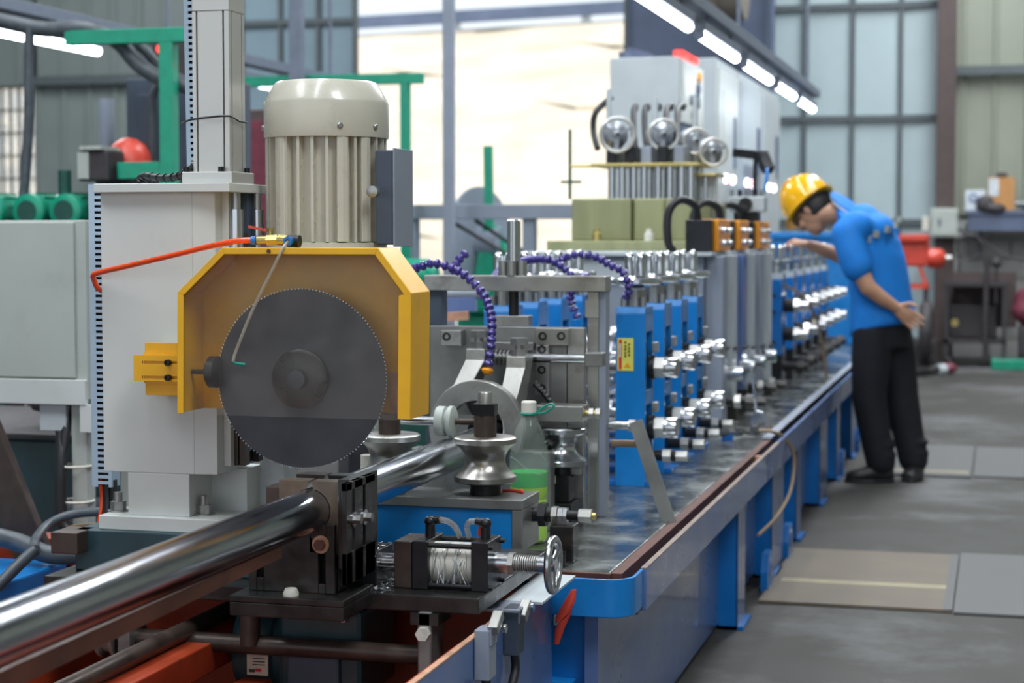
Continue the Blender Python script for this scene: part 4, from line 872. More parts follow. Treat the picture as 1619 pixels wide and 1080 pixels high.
for i, (y0, y1, lb_) in enumerate(((12.0, 13.0, 'tall pale switch cabinet with white door next to the gauge cabinet'), (13.05, 14.3, 'tall pale switch cabinet with wide glazed door'), (14.35, 15.5, 'tall pale switch cabinet with narrow black handle slot'))):
    c = thing('switch_cabinet', lb_, 'cabinet', (-2.1, (y0 + y1) / 2, 0), 'switch cabinets in a row')
    B().box(-2.5, -1.81, y0, y1, .08, 2.40 - .0 * i).build('cabinet_body', 'pale_grey', c, .006); B().box(-2.48, -1.83, y0 + .02, y1 - .02, 0, .08).build('plinth', 'slate_panel', c)
    d = B().box(-1.81, -1.79, y0 + .04, y1 - .04, .14, 2.34).build('cabinet_door', ('white_paint', 'pale_grey', 'pale_grey')[i], c, .004)
    B().box(-1.79, -1.783, y0 + .18, y1 - .18, 1.2, 2.2 if i == 0 else 1.75).build('door_window', ('white_paint', 'grey_paint', 'pale_grey')[i], d)
    B().box(-1.79, -1.775, y1 - .35, y1 - .25, 1.7, 2.05).build('handle', 'slate_panel', d, .005)
    for k in range(3): B().lathe((-1.79, y0 + .25 + k * .16, 1.62), 'x', [(.03, 0), (.03, .02), (.02, .03)], 14).build('pilot_lamp', ('lamp_white', 'lamp_red', 'lamp_white')[k], d)
# ------------------------------------------------------------------ second bank of blue stands
def far_stand(y, label, h):
    t = thing('forming_stand', label, 'roll stand', (-1.2, y + .09, .5), 'blue forming stands by the worker')
    for x0, x1 in ((-1.10, -1.02), (-1.52, -1.44)):
        p = B().prism([(x0, .66), (x1, .66), (x1, h - .02), (x1 - .02, h), (x0 + .02, h), (x0, h - .02)], 'y', y, y + .03); p.prism([(x0, .66), (x1, .66), (x1, h), (x0, h)], 'y', y + .15, y + .18); p.box(x0, x1, y + .03, y + .15, h - .08, h)
        p.box(x0, x1, y + .03, y + .15, .66, .70); p.box(x0, x1, y + .03, y + .15, .83, .87); p = p.build('post', 'blue_paint', t, .003)
        B().box(x0, x1, y + .01, y + .17, .5, .66).build('post_base', 'black_oxide', p)
        for z in (.72, .87, .95): B().cyl(((x0 + x1) / 2, y, z), ((x0 + x1) / 2, y - .006, z), .009, n=12).build('bolt', 'black_oxide', p)
        B().box(x0, x1, y + .03, y + .15, h, h + .03).build('cap', 'pale_grey', p)
        B().cyl(((x0 + x1) / 2, y + .09, h + .03), ((x0 + x1) / 2, y + .09, h + .07), .03).build('collar', 'chrome', p)
        d = B().lathe(((x0 + x1) / 2, y + .09, h + .07), 'z', [(.03, 0), (.075, .012), (.075, .022), (.03, .026)], 26).build('adjusting_disc', 'chrome', p)
        for dx in (-.018, .018): B().lathe(((x0 + x1) / 2 + dx, y + .09, h + .096), 'z', [(.015, 0), (.015, .06), (.004, .07)], 12).build('screw_spindle', 'chrome', d)
    for z in (.90, .76):
        B().lathe((-1.27, y + .09, z), 'x', [(.025, -.17), (.025, -.07), (.065, -.07), (.055, 0), (.065, .07), (.025, .07), (.025, .17)], 24).build('roll', 'chrome', t)
        s_ = B().cyl((-1.02, y + .09, z), (-.97, y + .09, z), .034, n=20).build('shaft_collar', 'black_oxide', t); B().hexn((-.97, y + .09, z), (-.945, y + .09, z), .036).build('shaft_nut', 'chrome', s_); B().cyl((-.945, y + .09, z), (-.90, y + .09, z), .028).build('shaft_end', 'chrome', s_)
    k = B().cyl((-1.02, y + .1, .60), (-.90, y + .1, .60), .022, n=14).build('side_screw', 'black_oxide', t); B().hexn((-.95, y + .1, .60), (-.92, y + .1, .60), .034).build('nut', 'dark_steel', k)
far_stand(8.95, 'blue forming stand in front of its bank, right beside the orange modules', 1.03)
for i, nm in enumerate(('second', 'third', 'fourth', 'fifth', 'sixth')):
    far_stand(9.45 + .45 * i, 'blue forming stand, %s in the bank counted from the orange modules' % nm, 1.03)
# ------------------------------------------------------------------ loose tools on the tray
wr = thing('spanner', 'open-ended steel spanner standing upright on the wet tray', 'spanner', (-.86, 6.78, .5))
B().beam((-.885, 6.80, .755), (-.862, 6.775, .585), .006, .022).build('shank', 'chrome', wr)
w_ = B(); cxx, czz = -.85, .553
w_.prism([(cxx - .012, czz + .045), (cxx + .012, czz + .04), (cxx + .036, czz + .01), (cxx + .040, czz - .025), (cxx + .02, czz - .03), (cxx + .018, czz - .0), (cxx + .0, czz + .008), (cxx - .012, czz - .012), (cxx - .035, czz - .012), (cxx - .034, czz + .02)], 'y', 6.768, 6.782)
w_.build('jaw', 'chrome', wr, .002)
B().beam((-.84, 6.775, .54), (-.84, 6.775, .50), .012, .02).build('jaw_tip', 'chrome', wr)
cc = B().tube([(-.86, 6.70, .53), (-.80, 6.73, .525), (-.765, 6.78, .50), (-.735, 6.85, .44), (-.73, 6.83, .36), (-.735, 6.70, .29), (-.755, 6.45, .245), (-.775, 6.15, .235)], .0065, 8)
tag(cc.build('copper_line', 'copper'), 'thin brown oil line looping over the blue lip down to a lug', 'oil line')
fj = thing('line_fitting', 'row of small steel couplings joining the brown oil line on the tray', 'fitting', (-.93, 6.66, .5))
for k in range(6): B().hexn((-1.0 + k * .026, 6.60 + k * .017, .53), (-.98 + k * .026, 6.613 + k * .017, .53), .018 if k % 2 else .013).build('coupling', ('machined_steel', 'chrome')[k % 2], fj)
B().box(-.97, -.93, 6.62, 6.66, .5, .52).build('rest', 'blue_paint', fj)
# red pliers clip hung on the bed end
rc = thing('spring_clip', 'red handled spring clip hanging on the blue end of the bed', 'clip', (-.91, 3.845, .36))
B().loft([((-.884, 3.85, .478), (.006, 0, 0), (0, .005, 0)), ((-.893, 3.845, .452), (.014, 0, .005), (0, .008, 0)), ((-.905, 3.84, .425), (.017, 0, .006), (0, .009, 0)), ((-.915, 3.84, .408), (.008, 0, .003), (0, .007, 0))], 12).build('handle', 'red_paint', rc)
B().loft([((-.884, 3.845, .432), (.010, 0, .010), (0, .005, 0)), ((-.90, 3.84, .418), (.016, 0, .014), (0, .008, 0)), ((-.912, 3.84, .395), (.012, 0, .004), (0, .008, 0)), ((-.921, 3.845, .358), (.006, 0, 0), (0, .005, 0))], 12).build('handle', 'red_paint', rc)
B().obox((-.918, 3.845, .41), (.018, .014, .022)).build('jaw', 'machined_steel', rc, .002)
# limit switches on saw bed
for i, (y, z, lb_) in enumerate(((3.24, .44, 'grey limit switch box lower on the blue saw bed side'), (3.45, .44, 'dark grey limit switch with lever under the bent plate'))):
    t = thing('limit_switch', lb_, 'limit switch', (-.915, y, z - .03))
    B().box(-.934, -.905, y, y + .05, z - .02, z + .075).build('body', 'grey_paint' if i == 0 else 'dark_grey_blue', t, .002)
    B().box(-.905, -.902, y + .002, y + .048, z + .045, z + .0755).build('cover', 'grey_paint', t, .001)
    B().obox((-.90, y + .03, z + .085 - .02 * i), (.02, .05, .02), .5).build('lever', 'machined_steel', t, .002)
    B().lathe((-.893, y + .05, z + .07), 'x', [(.009, 0), (.009, .008)], 14).build('lever_roller', 'chrome', t)
    B().tube([(-.918, y + .025, z - .018), (-.917, y + .024, z - .06), (-.92, y - .01 - .04 * i, z - .12), (-.925, y - .08 - .08 * i, z - .18)], .009, 10).build('cable', 'rubber', t)
bp = thing('trip_plate', 'bent grey trip plate bolted over the saw bed edge', 'plate', (-.93, 3.6, .50))
B().box(-1.0, -.90, 3.44, 3.53, .508, .514).build('tab', 'grey_paint', bp, .001); B().box(-.955, -.875, 3.53, 3.83, .508, .514).build('strip', 'pale_grey', bp, .001); B().box(-.95, -.94, 3.5, 3.56, .501, .508).build('spacer', 'dark_steel', bp)
# ------------------------------------------------------------------ lamp rows
def lamp_row(x, z, ys, base, rail=True):
    for i, (a, b_) in enumerate(ys):
        t = thing('tube_lamp', base[i], 'tube light', (x, (a + b_) / 2, z - .02), 'fluorescent tube lights')
        B().box(x - .03, x + .03, a - .02, b_ + .02, z + .018, z + .06).build('batten', 'fixture_grey', t, .003)
        B().cyl((x, a, z), (x, b_, z), .024, n=16).build('glowing_tube', 'tube_glow', t)
        for y in (a - .012, b_): B().cyl((x, y, z), (x, y + .012, z), .026, n=14).build('end_cap', 'fixture_grey', t)
        for y in (a + .2, b_ - .2): B().cyl((x, y, z + .06), (x, y, z + .10), .006, n=6).build('hanger', 'fixture_grey', t)
YR = [(6.9, 8.42), (8.76, 9.98), (10.32, 11.5), (11.85, 12.85), (13.2, 14.2)]
lamp_row(-1.40, 2.2, YR, ['glowing tube light starting the row over the mill above the gauge cabinet', 'glowing tube light second in the row over the mill', 'glowing tube light third in the row over the mill', 'glowing tube light fourth in the row over the mill', 'glowing tube light ending the row over the mill near the back doors'])
lr = thing('lamp_rail', 'grey steel rail carrying the tube lights over the mill', 'rail', (-1.4, 10, 2.3))
B().box(-1.44, -1.36, 6.4, 14.4, 2.30, 2.36).build('rail', 'fixture_grey', lr, .003)
for y in (6.6, 10.1, 13.8): B().cyl((-1.4, y, 2.36), (-1.4, y, 6.5), .012, n=8).build('drop_rod', 'fixture_grey', lr)
lamp_row(-4.56, 2.2, [(7.2, 8.75), (10.4, 11.7)], ['glowing tube light above the green frame and cables', 'glowing tube light behind the cream motor and air cylinder'])
lr = thing('lamp_rail', 'dark cable tray carrying the tube lights over the strip side', 'rail', (-4.56, 9, 2.3))
B().box(-4.61, -4.51, 6.6, 12.4, 2.30, 2.36).build('rail', 'fixture_grey', lr, .003)
for y in (6.8, 9.6, 12.2): B().cyl((-4.56, y, 2.36), (-4.56, y, 6.5), .012, n=8).build('drop_rod', 'fixture_grey', lr)
wd = thing('weld_fume_duct', 'dull brown round fume duct hanging above the switch cabinets', 'duct', (-2.9, 16.5, 3.2))
B().lathe((-2.78, 16.5, 3.52), 'x', [(.3, -.04), (.36, 0), (.36, .3), (.34, .32), (.34, .36), (.36, .38), (.36, .55)], 30).build('duct_shell', 'duct_tan', wd)
B().box(-2.6, -2.4, 16.4, 16.6, 3.85, 6.49).build('riser', 'slate_panel', wd)
# ------------------------------------------------------------------ floor plates and bits
fp_ = thing('floor_plate', 'tan steel floor plate with a faded yellow stripe beside the bed', 'floor plate', (-.45, 6.7, 0))
B().box(-.775, -.135, 6.16, 7.24, 0, .012).build('sheet', 'floor_plate_tan', fp_, .002); B().box(-.74, -.16, 6.52, 6.59, .012, .0125).build('painted_stripe', 'line_yellow', fp_)
B().box(-.165, -.135, 6.16, 7.24, .012, .0128).build('worn_edge', 'floor_plate_grey', fp_)
tag(B().box(-.13, .6, 6.14, 7.3, 0, .010).build('floor_plate', 'floor_plate_grey', bev=.002), 'grey steel floor plate lying against the tan striped one', 'floor plate')
f2 = thing('floor_plate', 'grey floor plate with yellow stripe behind the worker', 'floor plate', (-.3, 10.1, 0))
B().box(-.60, -.125, 9.62, 11.0, 0, .012).build('sheet', 'floor_plate_grey', f2, .002); B().box(-.58, -.14, 9.74, 9.82, .012, .0125).build('painted_stripe', 'line_yellow', f2)
tag(B().box(-.115, .7, 9.66, 11.0, 0, .010).build('floor_plate', 'floor_plate_grey', bev=.002), 'plain grey floor plate beyond the worker near the doors', 'floor plate')
sk = thing('mop_bar', 'dark bar with a reddish knob lying on the concrete near the back wall', 'bar', (-.55, 16.4, 0))
B().cyl((-.95, 16.1, .05), (-.52, 16.6, .05), .035, n=12).build('bar', 'clutter_dark', sk); B().cyl((-.52, 16.6, .05), (-.46, 16.66, .05), .05, n=12).build('ferrule', 'pale_grey', sk); B().ell((-.42, 16.7, .06), (.07, .06, .05)).build('knob', 'maroon', sk)
# ------------------------------------------------------------------ right background
pu = thing('red_pump_motor', 'bright red pump motor on a dark stand behind the worker', 'motor', (-.75, 17, 0))
B().box(-.95, -.62, 16.8, 17.2, .96, 1.18).build('motor_body', 'red_paint', pu, .02); B().box(-1.0, -.62, 16.75, 17.25, 1.18, 1.245).build('cooling_top', 'red_paint', pu, .01)
B().lathe((-.62, 17, 1.03), 'x', [(.09, 0), (.09, .1), (.06, .14), (.03, .15)], 18).build('shaft_housing', 'red_paint', pu); B().cyl((-.47, 17, 1.03), (-.42, 17, 1.03), .03).build('shaft', 'machined_steel', pu)
for x in (-.9, -.7): B().beam((x, 16.85, .98), (x + .06, 16.85, .80), .03, .06).build('bracket', 'red_paint', pu)
B().box(-.95, -.62, 16.8, 17.2, .76, .80).build('bracket_plate', 'red_paint', pu)
for x in (-.92, -.66): B().box(x, x + .05, 16.82, 16.88, .3, .76).build('stand_leg', 'clutter_dark', pu)
B().box(-1.0, -.55, 16.7, 17.3, 0, .3).build('stand_base', 'clutter_dark', pu, .03)
B().torus((-.62, 16.62, .38), 'x', .22, .06, 24, 10).build('drive_wheel', 'clutter_dark', pu)
jb = thing('junction_box', 'olive grey junction box fixed to the brown column', 'junction box', (-.5, 18.4, 1.22))
B().box(-.66, -.40, 18.3, 18.5, 1.22, 1.50).build('box', 'cabinet_grey', jb, .008); B().box(-.645, -.415, 18.29, 18.3, 1.24, 1.48).build('lid', 'cabinet_grey', jb, .003); B().box(-.58, -.56, 18.275, 18.29, 1.34, 1.40).build('latch', 'slate_panel', jb)
B().box(-.74, -.67, 18.35, 18.45, 1.28, 1.42).build('plug', 'nylon_white', jb, .006)
B().torus((-.28, 18.4, 1.12), 'y', .12, .015, 26, 6).build('coiled_cable', 'clutter_dark', jb)
B().tube([(-.4, 18.4, 1.24), (-.38, 18.4, .9), (-.45, 18.42, .65)], .014, 6).build('down_cable', 'clutter_dark', jb)
B().tube([(-.4, 18.42, 1.3), (-.2, 18.44, 1.20), (.1, 18.44, 1.02), (.5, 18.44, .98)], .014, 6).build('swag_cable', 'clutter_dark', jb)
shf = thing('storage_shelf', 'dark steel wall shelf carrying boxes in front of the block wall', 'shelf', (0, 18.7, 1.3))
B().box(-.33, 1.2, 18.5, 19.0, 1.44, 1.48).build('board', 'slate_panel', shf); B().box(-.31, 1.2, 18.52, 18.56, 1.28, 1.44).build('apron', 'slate_panel', shf)
for x in (-.2, .6): B().prism([(18.56, 1.44), (19.0, 1.44), (19.0, 1.05)], 'x', x, x + .03).build('bracket', 'slate_panel', shf)
cbx = thing('cardboard_box', 'brown cardboard box with a white label on the wall shelf', 'box', (0, 18.7, 1.48))
B().box(-.12, .13, 18.55, 18.85, 1.48, 1.80).build('carton', 'card', cbx, .004); B().box(-.115, -.02, 18.545, 18.55, 1.62, 1.79).build('paper_label', 'collar_white', cbx); B().box(-.05, .06, 18.6, 18.8, 1.80, 1.85).build('dark_bag', 'clutter_dark', cbx, .02)
wbx = thing('white_box', 'white box with a round blue mark beside the cardboard box', 'box', (-.22, 18.7, 1.48))
B().box(-.34, -.14, 18.55, 18.8, 1.48, 1.68).build('carton', 'collar_white', wbx, .004); B().lathe((-.26, 18.55, 1.60), 'y', [(.045, -.004), (.045, 0)], 20).build('round_mark', 'slate_blue_tone', wbx); B().lathe((-.26, 18.546, 1.60), 'y', [(.025, -.003), (.025, 0)], 16).build('mark_centre', 'pale_grey', wbx)
bgk = thing('dark_bag', 'crumpled dark bag slumped between the boxes on the shelf', 'bag', (-.1, 18.6, 1.48))
B().ell((-.15, 18.52, 1.54), (.09, .06, .09)).ell((-.06, 18.5, 1.50), (.12, .05, .05)).build('bag', 'clutter_dark', bgk, remesh=.015)
bs = thing('white_basin', 'pale upturned basin at the end of the wall shelf', 'basin', (.3, 18.65, 1.48))
B().lathe((.33, 18.65, 1.48), 'z', [(.1, 0), (.16, .03), (.22, .07), (.21, .08)], 22).build('basin', 'collar_white', bs)
ctt = thing('tool_cart', 'dark steel tool cart with upright pole and scrap in front of the block wall', 'cart', (-.2, 18, 0))
for x in (-.48, .05):
    for y in (17.75, 18.25): B().box(x - .02, x + .02, y - .02, y + .02, .08, .80).build('leg', 'clutter_dark', ctt)
B().box(-.5, .07, 17.72, 18.28, .76, .80).build('top_frame', 'clutter_dark', ctt); B().box(-.5, .07, 17.73, 18.27, .22, .26).build('shelf', 'clutter_dark', ctt)
B().box(-.44, .16, 18.29, 18.33, .35, .88).build('back_board', 'brown_column', ctt)
B().box(-.45, -.02, 17.95, 18.25, .26, .58).build('crate', 'clutter_dark', ctt, .02)
B().cyl((-.12, 17.7, .1), (-.12, 17.7, 1.0), .028, n=10).build('pole', 'clutter_dark', ctt); B().ell((-.03, 17.74, .98), (.05, .04, .05)).build('pole_knob', 'clutter_dark', ctt); B().cyl((-.03, 17.74, .6), (-.03, 17.74, .98), .012, n=8).build('thin_pole', 'clutter_dark', ctt)
for x in (-.46, .03): B().lathe((x, 17.8, .05), 'x', [(.05, -.02), (.05, .02)], 16).build('castor', 'rubber', ctt)
B().lathe((-.40, 17.68, .42), 'y', [(.035, 0), (.035, .03)], 14).build('brass_cap', 'brass', ctt)
mb = thing('maroon_sack', 'maroon cloth sack piled beside the tool cart', 'sack', (.25, 18, 0))
B().ell((.30, 18, .62), (.17, .15, .14)).ell((.27, 17.95, .52), (.16, .14, .12)).ell((.38, 18, .45), (.2, .18, .14)).build('sack', 'maroon', mb, remesh=.025); B().box(.18, .6, 17.8, 18.2, .1, .38).build('pallet_box', 'clutter_dark', mb, .02); B().box(.18, .65, 17.8, 18.25, .0, .1).build('base_board', 'brown_column', mb)
gt = thing('green_tray', 'flat bright green tray on the floor under the maroon sack', 'tray', (.2, 17.5, 0))
B().box(-.06, .6, 17.4, 17.7, 0, .10).build('tray', 'green_paint', gt, .01); B().box(-.02, .56, 17.44, 17.66, .10, .104).build('tray_bed', 'green_dark', gt)
# ------------------------------------------------------------------ left: electric cabinet on legs
lc = thing('floor_cabinet', 'pale grey electric cabinet on tall square legs left of the saw', 'cabinet', (-2.7, 4.8, 0))
B().box(-3.05, -2.445, 4.61, 5.0, .79, 1.288).build('cabinet_body', 'cabinet_grey', lc, .003)
B().box(-3.0, -2.478, 4.60, 4.61, .85, 1.282).build('cabinet_door', 'cabinet_grey', lc, .002); B().box(-3.05, -2.447, 4.597, 4.615, .775, .845).build('bottom_rail', 'white_paint', lc, .002)
B().box(-2.44, -2.43, 4.70, 4.72, .95, 1.1).build('side_handle', 'machined_steel', lc, .002)
B().box(-2.508, -2.462, 4.63, 4.68, .02, .79).build('leg', 'cabinet_grey', lc, .002); B().box(-2.508, -2.462, 4.92, 4.97, .02, .79).build('leg', 'cabinet_grey', lc, .002); B().box(-3.03, -2.98, 4.63, 4.68, .02, .79).build('leg', 'cabinet_grey', lc, .002)
for x in (-2.53, -2.485, -3.0): B().box(x - .03, x + .03, 4.62, 4.69, 0, .02).build('leg_pad', 'cabinet_grey', lc)
B().box(-2.60, -2.52, 4.62, 4.66, .70, .775).build('leg_gusset', 'pale_grey', lc); B().box(-2.465, -2.42, 4.60, 4.66, .70, .775).build('leg_gusset', 'white_paint', lc)
for z in (.50, .60): B().torus((-2.50, 4.645, z), 'z', .045, .004, 20, 5).build('cable_tie', 'nylon_white', lc)
B().tube([(-2.57, 4.66, .78), (-2.545, 4.64, .70), (-2.53, 4.61, .62), (-2.528, 4.60, .50), (-2.52, 4.60, .44), (-2.48, 4.60, .41), (-2.42, 4.60, .405), (-2.3, 4.6, .40)], .017, 10).build('black_cable', 'rubber', lc)
B().tube([(-2.53, 4.66, .78), (-2.525, 4.63, .70), (-2.53, 4.61, .60)], .014, 8).build('black_cable', 'rubber', lc)
# floor-level clutter on the left
pk = B().beam((-2.72, 4.36, .95), (-2.30, 4.34, .02), .10, .03)
tag(pk.build('leaning_plank', 'brown_steel', bev=.002), 'dark rusty plank leaning below the electric cabinet', 'plank')
db = thing('coolant_tank', 'dark green coolant tank standing behind the electric cabinet legs', 'tank', (-2.95, 5.5, 0))
B().box(-3.6, -2.72, 5.2, 6.0, .05, .60).build('tank_body', 'teal_dark', db, .01); B().box(-3.62, -2.70, 5.18, 6.02, .60, .62).build('tank_lid', 'clutter_dark', db, .004)
B().lathe((-2.95, 5.45, .62), 'z', [(.06, 0), (.06, .08), (.045, .1), (.045, .22)], 18).build('pump', 'green_paint', db); B().cyl((-3.05, 5.4, .70), (-2.8, 5.35, .66), .03).build('pipe', 'clutter_dark', db); B().cyl((-2.80, 5.15, .36), (-2.45, 5.15, .40), .06).build('return_pipe', 'grey_hose', db)
for x in (-3.5, -2.8): B().box(x, x + .06, 5.3, 5.36, 0, .05).build('foot', 'clutter_dark', db)
bb = thing('blue_bin', 'bright blue scrap bin on the floor left of the tube', 'bin', (-2.45, 4.0, 0))
B().box(-2.75, -2.32, 3.9, 4.25, .10, .405).build('bin', 'blue_bright', bb, .006); B().box(-2.76, -2.31, 3.89, 4.26, .02, .10).build('skid', 'rust_brown', bb); B().box(-2.78, -2.3, 3.88, 4.27, 0, .02).build('runner', 'rust_brown', bb)
rb = thing('red_beam', 'red oxide steel beam lying behind the blue bin', 'beam', (-2.2, 4.5, 0))
B().box(-2.75, -2.02, 4.42, 4.52, .36, .43).build('beam', 'red_oxide', rb, .004); B().box(-2.75, -2.02, 4.40, 4.54, .30, .35).build('beam_flange', 'red_oxide', rb, .004)
for x in (-2.65, -2.12): B().box(x, x + .06, 4.42, 4.52, 0, .30).build('beam_leg', 'red_oxide', rb)
for lb_, m_, r, path in (('thick grey corrugated hose lying over the blue bin', 'grey_hose', .024, [(-2.62, 4.16, .47), (-2.5, 4.17, .476), (-2.42, 4.18, .462), (-2.34, 4.18, .435), (-2.27, 4.2, .432), (-2.2, 4.25, .44), (-2.1, 4.4, .46)]),
                         ('black hose standing up and draping down the front of the blue bin', 'grey_hose', .015, [(-2.28, 4.02, .475), (-2.30, 3.99, .45), (-2.33, 3.93, .40), (-2.37, 3.87, .33), (-2.40, 3.84, .25)]),
                         ('slim grey hose coiled beside the cabinet leg', 'grey_hose', .012, [(-2.28, 4.02, .475), (-2.33, 4.1, .465), (-2.38, 4.2, .47), (-2.40, 4.3, .49), (-2.36, 4.35, .51), (-2.28, 4.36, .52)])):
    tag(B().tube(path, r, 12).build('floor_hose', m_), lb_, 'hose')
tag(B().tube([(-2.40, 4.40, .46), (-2.34, 4.38, .475), (-2.2, 4.40, .48), (-2.08, 4.42, .475)], .008, 8).build('copper_cable', 'copper'), 'thin tan cable lying behind the grey hoses', 'cable')
# green motors on their stand
ms = thing('motor_stand', 'dark steel stand carrying the green motors behind the electric cabinet', 'stand', (-3.9, 7.1, 0))
B().box(-4.35, -3.73, 6.85, 7.35, 1.22, 1.27).build('top', 'green_dark', ms)
for x in (-4.32, -3.79):
    for y in (6.88, 7.28): B().box(x, x + .05, y, y + .05, 0, 1.22).build('leg', 'green_dark', ms)
for i, (x, lb_) in enumerate(((-4.12, 'bright green motor under the black riser hose'), (-3.93, 'bright green motor between its two twins'), (-3.76, 'bright green motor with round grille nearest the white saw column'))):
    t = thing('green_motor', lb_, 'motor', (x, 7.05, 1.27), 'green motors')
    B().lathe((x, 6.92, 1.345), 'y', [(.05, -.02), (.072, -.01), (.075, .03), (.07, .04), (.07, .24), (.075, .25), (.06, .27)], 26).build('shell', 'green_paint', t); B().lathe((x, 6.90, 1.345), 'y', [(.045, -.004), (.045, .0)], 20).build('fan_grille', 'green_dark', t)
    for k in range(7): a = -.3 + k * .62; B().obox((x + .073 * math.cos(a), 7.06, 1.345 + .073 * math.sin(a)), (.012, .18, .004), 0, -a, 0).build('fin', 'green_paint', t)
    B().box(x - .06, x + .06, 6.95, 7.12, 1.27, 1.285).build('foot', 'green_paint', t)
tag(B().cyl((-3.85, 7.08, 1.41), (-3.85, 7.08, 1.52), .028, n=14).build('green_stub', 'green_dark'), 'dark green stub pipe standing up from the green motors', 'pipe')
for i, (x, z, r, lb_) in enumerate(((-4.65, 1.36, .1, 'white plastic sack heaped at the window behind the green motors'), (-4.15, 1.36, .09, 'white plastic sack behind the round green motor'))):
    t = thing('plastic_sack', lb_, 'sack', (x, 7.7, 1.22)); B().ell((x, 7.7, z - .02), (.18, .12, r)).ell((x + .08, 7.68, z - .04), (.12, .12, r * .8)).build('sack', 'polybag', t, remesh=.02)
    B().box(x - .2, x + .2, 7.55, 7.85, 1.18, 1.25).build('pallet', 'brown_steel', t); 
    for dx in (-.19, .13): B().box(x + dx, x + dx + .05, 7.6, 7.8, 0, 1.18).build('leg', 'brown_steel', t)
# green gantry and dark cabinet
def gantry(name, lab, xL, xR, y, zt, xp, w=.062, zb=0):
    t = thing(name, lab, 'frame', ((xL + xR) / 2, y, 0))
    B().box(xL, xR, y, y + .06, zt - .045, zt + .015).build('beam', 'green_paint', t, .003)
    B().box(xp - w / 2, xp + w / 2, y, y + .06, zb, zt - .045).build('post', 'green_paint', t, .003)
    return t
g1 = gantry('strip_gantry', 'bright green steel frame post with cross beam left of the air cylinder', -3.80, -3.25, 7.0, 2.085, -3.34)
B().box(-3.57, -3.37, 7.01, 7.05, 1.48, 1.55).build('cross_arm', 'green_paint', g1, .003)
g2 = gantry('strip_gantry', 'slim green steel frame with long beam behind the cream motor', -4.3, -3.19, 10.0, 2.15, -3.295, .05)
dk = thing('dark_control_cabinet', 'dark navy control cabinet with red lamps behind the green frame', 'cabinet', (-3.45, 7.5, 0))
B().box(-3.72, -3.30, 7.4, 7.8, .1, 1.93).build('cabinet_body', 'dark_grey_blue', dk, .006); B().box(-3.70, -3.32, 7.42, 7.78, 0, .1).build('plinth', 'clutter_dark', dk); B().box(-3.66, -3.34, 7.385, 7.4, .3, 1.86).build('cabinet_door', 'dark_grey_blue', dk, .004)
B().box(-3.62, -3.36, 7.45, 7.7, 1.93, 2.12).build('top_box', 'clutter_dark', dk, .006)
for x in (-3.57, -3.42): B().lathe((x, 7.45, 2.06), 'y', [(.02, -.02), (.025, 0)], 14).build('red_lamp', 'lamp_red', dk)
gb = thing('gauge_box', 'small dark gauge box with pale face beside the red dome', 'box', (-3.65, 6.95, 1.45))
B().box(-3.72, -3.58, 6.95, 7.1, 1.47, 1.60).build('box', 'clutter_dark', gb, .01); B().box(-3.715, -3.665, 6.94, 6.95, 1.48, 1.59).build('face', 'cabinet_grey', gb); B().box(-3.70, -3.60, 6.93, 7.1, 1.60, 1.615).build('cap', 'cabinet_grey', gb); B().cyl((-3.65, 7.03, 0), (-3.65, 7.03, 1.47), .025, n=10).build('post', 'clutter_dark', gb)
rd = thing('red_dome', 'glossy red dome lamp beside the dark cabinet', 'dome', (-3.55, 7.2, 1.5))
B().lathe((-3.61, 7.2, 1.50), 'z', [(.10, 0), (.10, .05), (.092, .09), (.07, .13), (.035, .155), (.005, .16)], 26).build('dome', 'red_paint', rd); B().box(-3.70, -3.55, 7.12, 7.28, 1.44, 1.50).build('dome_base', 'clutter_dark', rd); B().cyl((-3.61, 7.2, 0), (-3.61, 7.2, 1.44), .03, n=10).build('pole', 'clutter_dark', rd)
for lb_, r, path in (('bundle of thick black cables running down to the green frame', .035, [(-4.3, 7.0, 2.19), (-4.1, 7.0, 2.15), (-3.9, 7.02, 2.11), (-3.72, 7.04, 2.11), (-3.6, 7.08, 2.06), (-3.5, 7.08, 1.96), (-3.40, 7.08, 1.90), (-3.28, 7.1, 1.86)]),
                     ('thick black cable curving over the navy cabinet', .022, [(-3.70, 7.1, 2.07), (-3.6, 7.12, 2.09), (-3.5, 7.12, 2.03), (-3.42, 7.12, 1.95), (-3.34, 7.14, 1.90), (-3.2, 7.2, 1.87)]),
                     ('grey hose arching down the edge of the navy cabinet', .018, [(-3.44, 7.3, 1.90), (-3.50, 7.3, 1.90), (-3.545, 7.3, 1.84), (-3.55, 7.3, 1.70), (-3.55, 7.3, 1.55)]),
                     ('grey riser hose dropping from the cables to the green motors', .022, [(-3.96, 7.0, 2.12), (-3.965, 7.0, 2.0), (-3.97, 7.0, 1.75), (-3.99, 7.0, 1.5), (-4.01, 7.0, 1.36)])):
    tag(B().tube(path, r, 10).build('black_cable' if 'black' in lb_ else 'grey_riser', 'grey_hose'), lb_, 'cable' if 'cable' in lb_[:30] else 'hose')
tag(B().cyl((-3.92, 7.6, 0), (-3.92, 7.6, 1.86), .035, n=14).build('grey_standpipe', 'grey_paint'), 'grey standpipe rising between the window and navy cabinet', 'pipe')
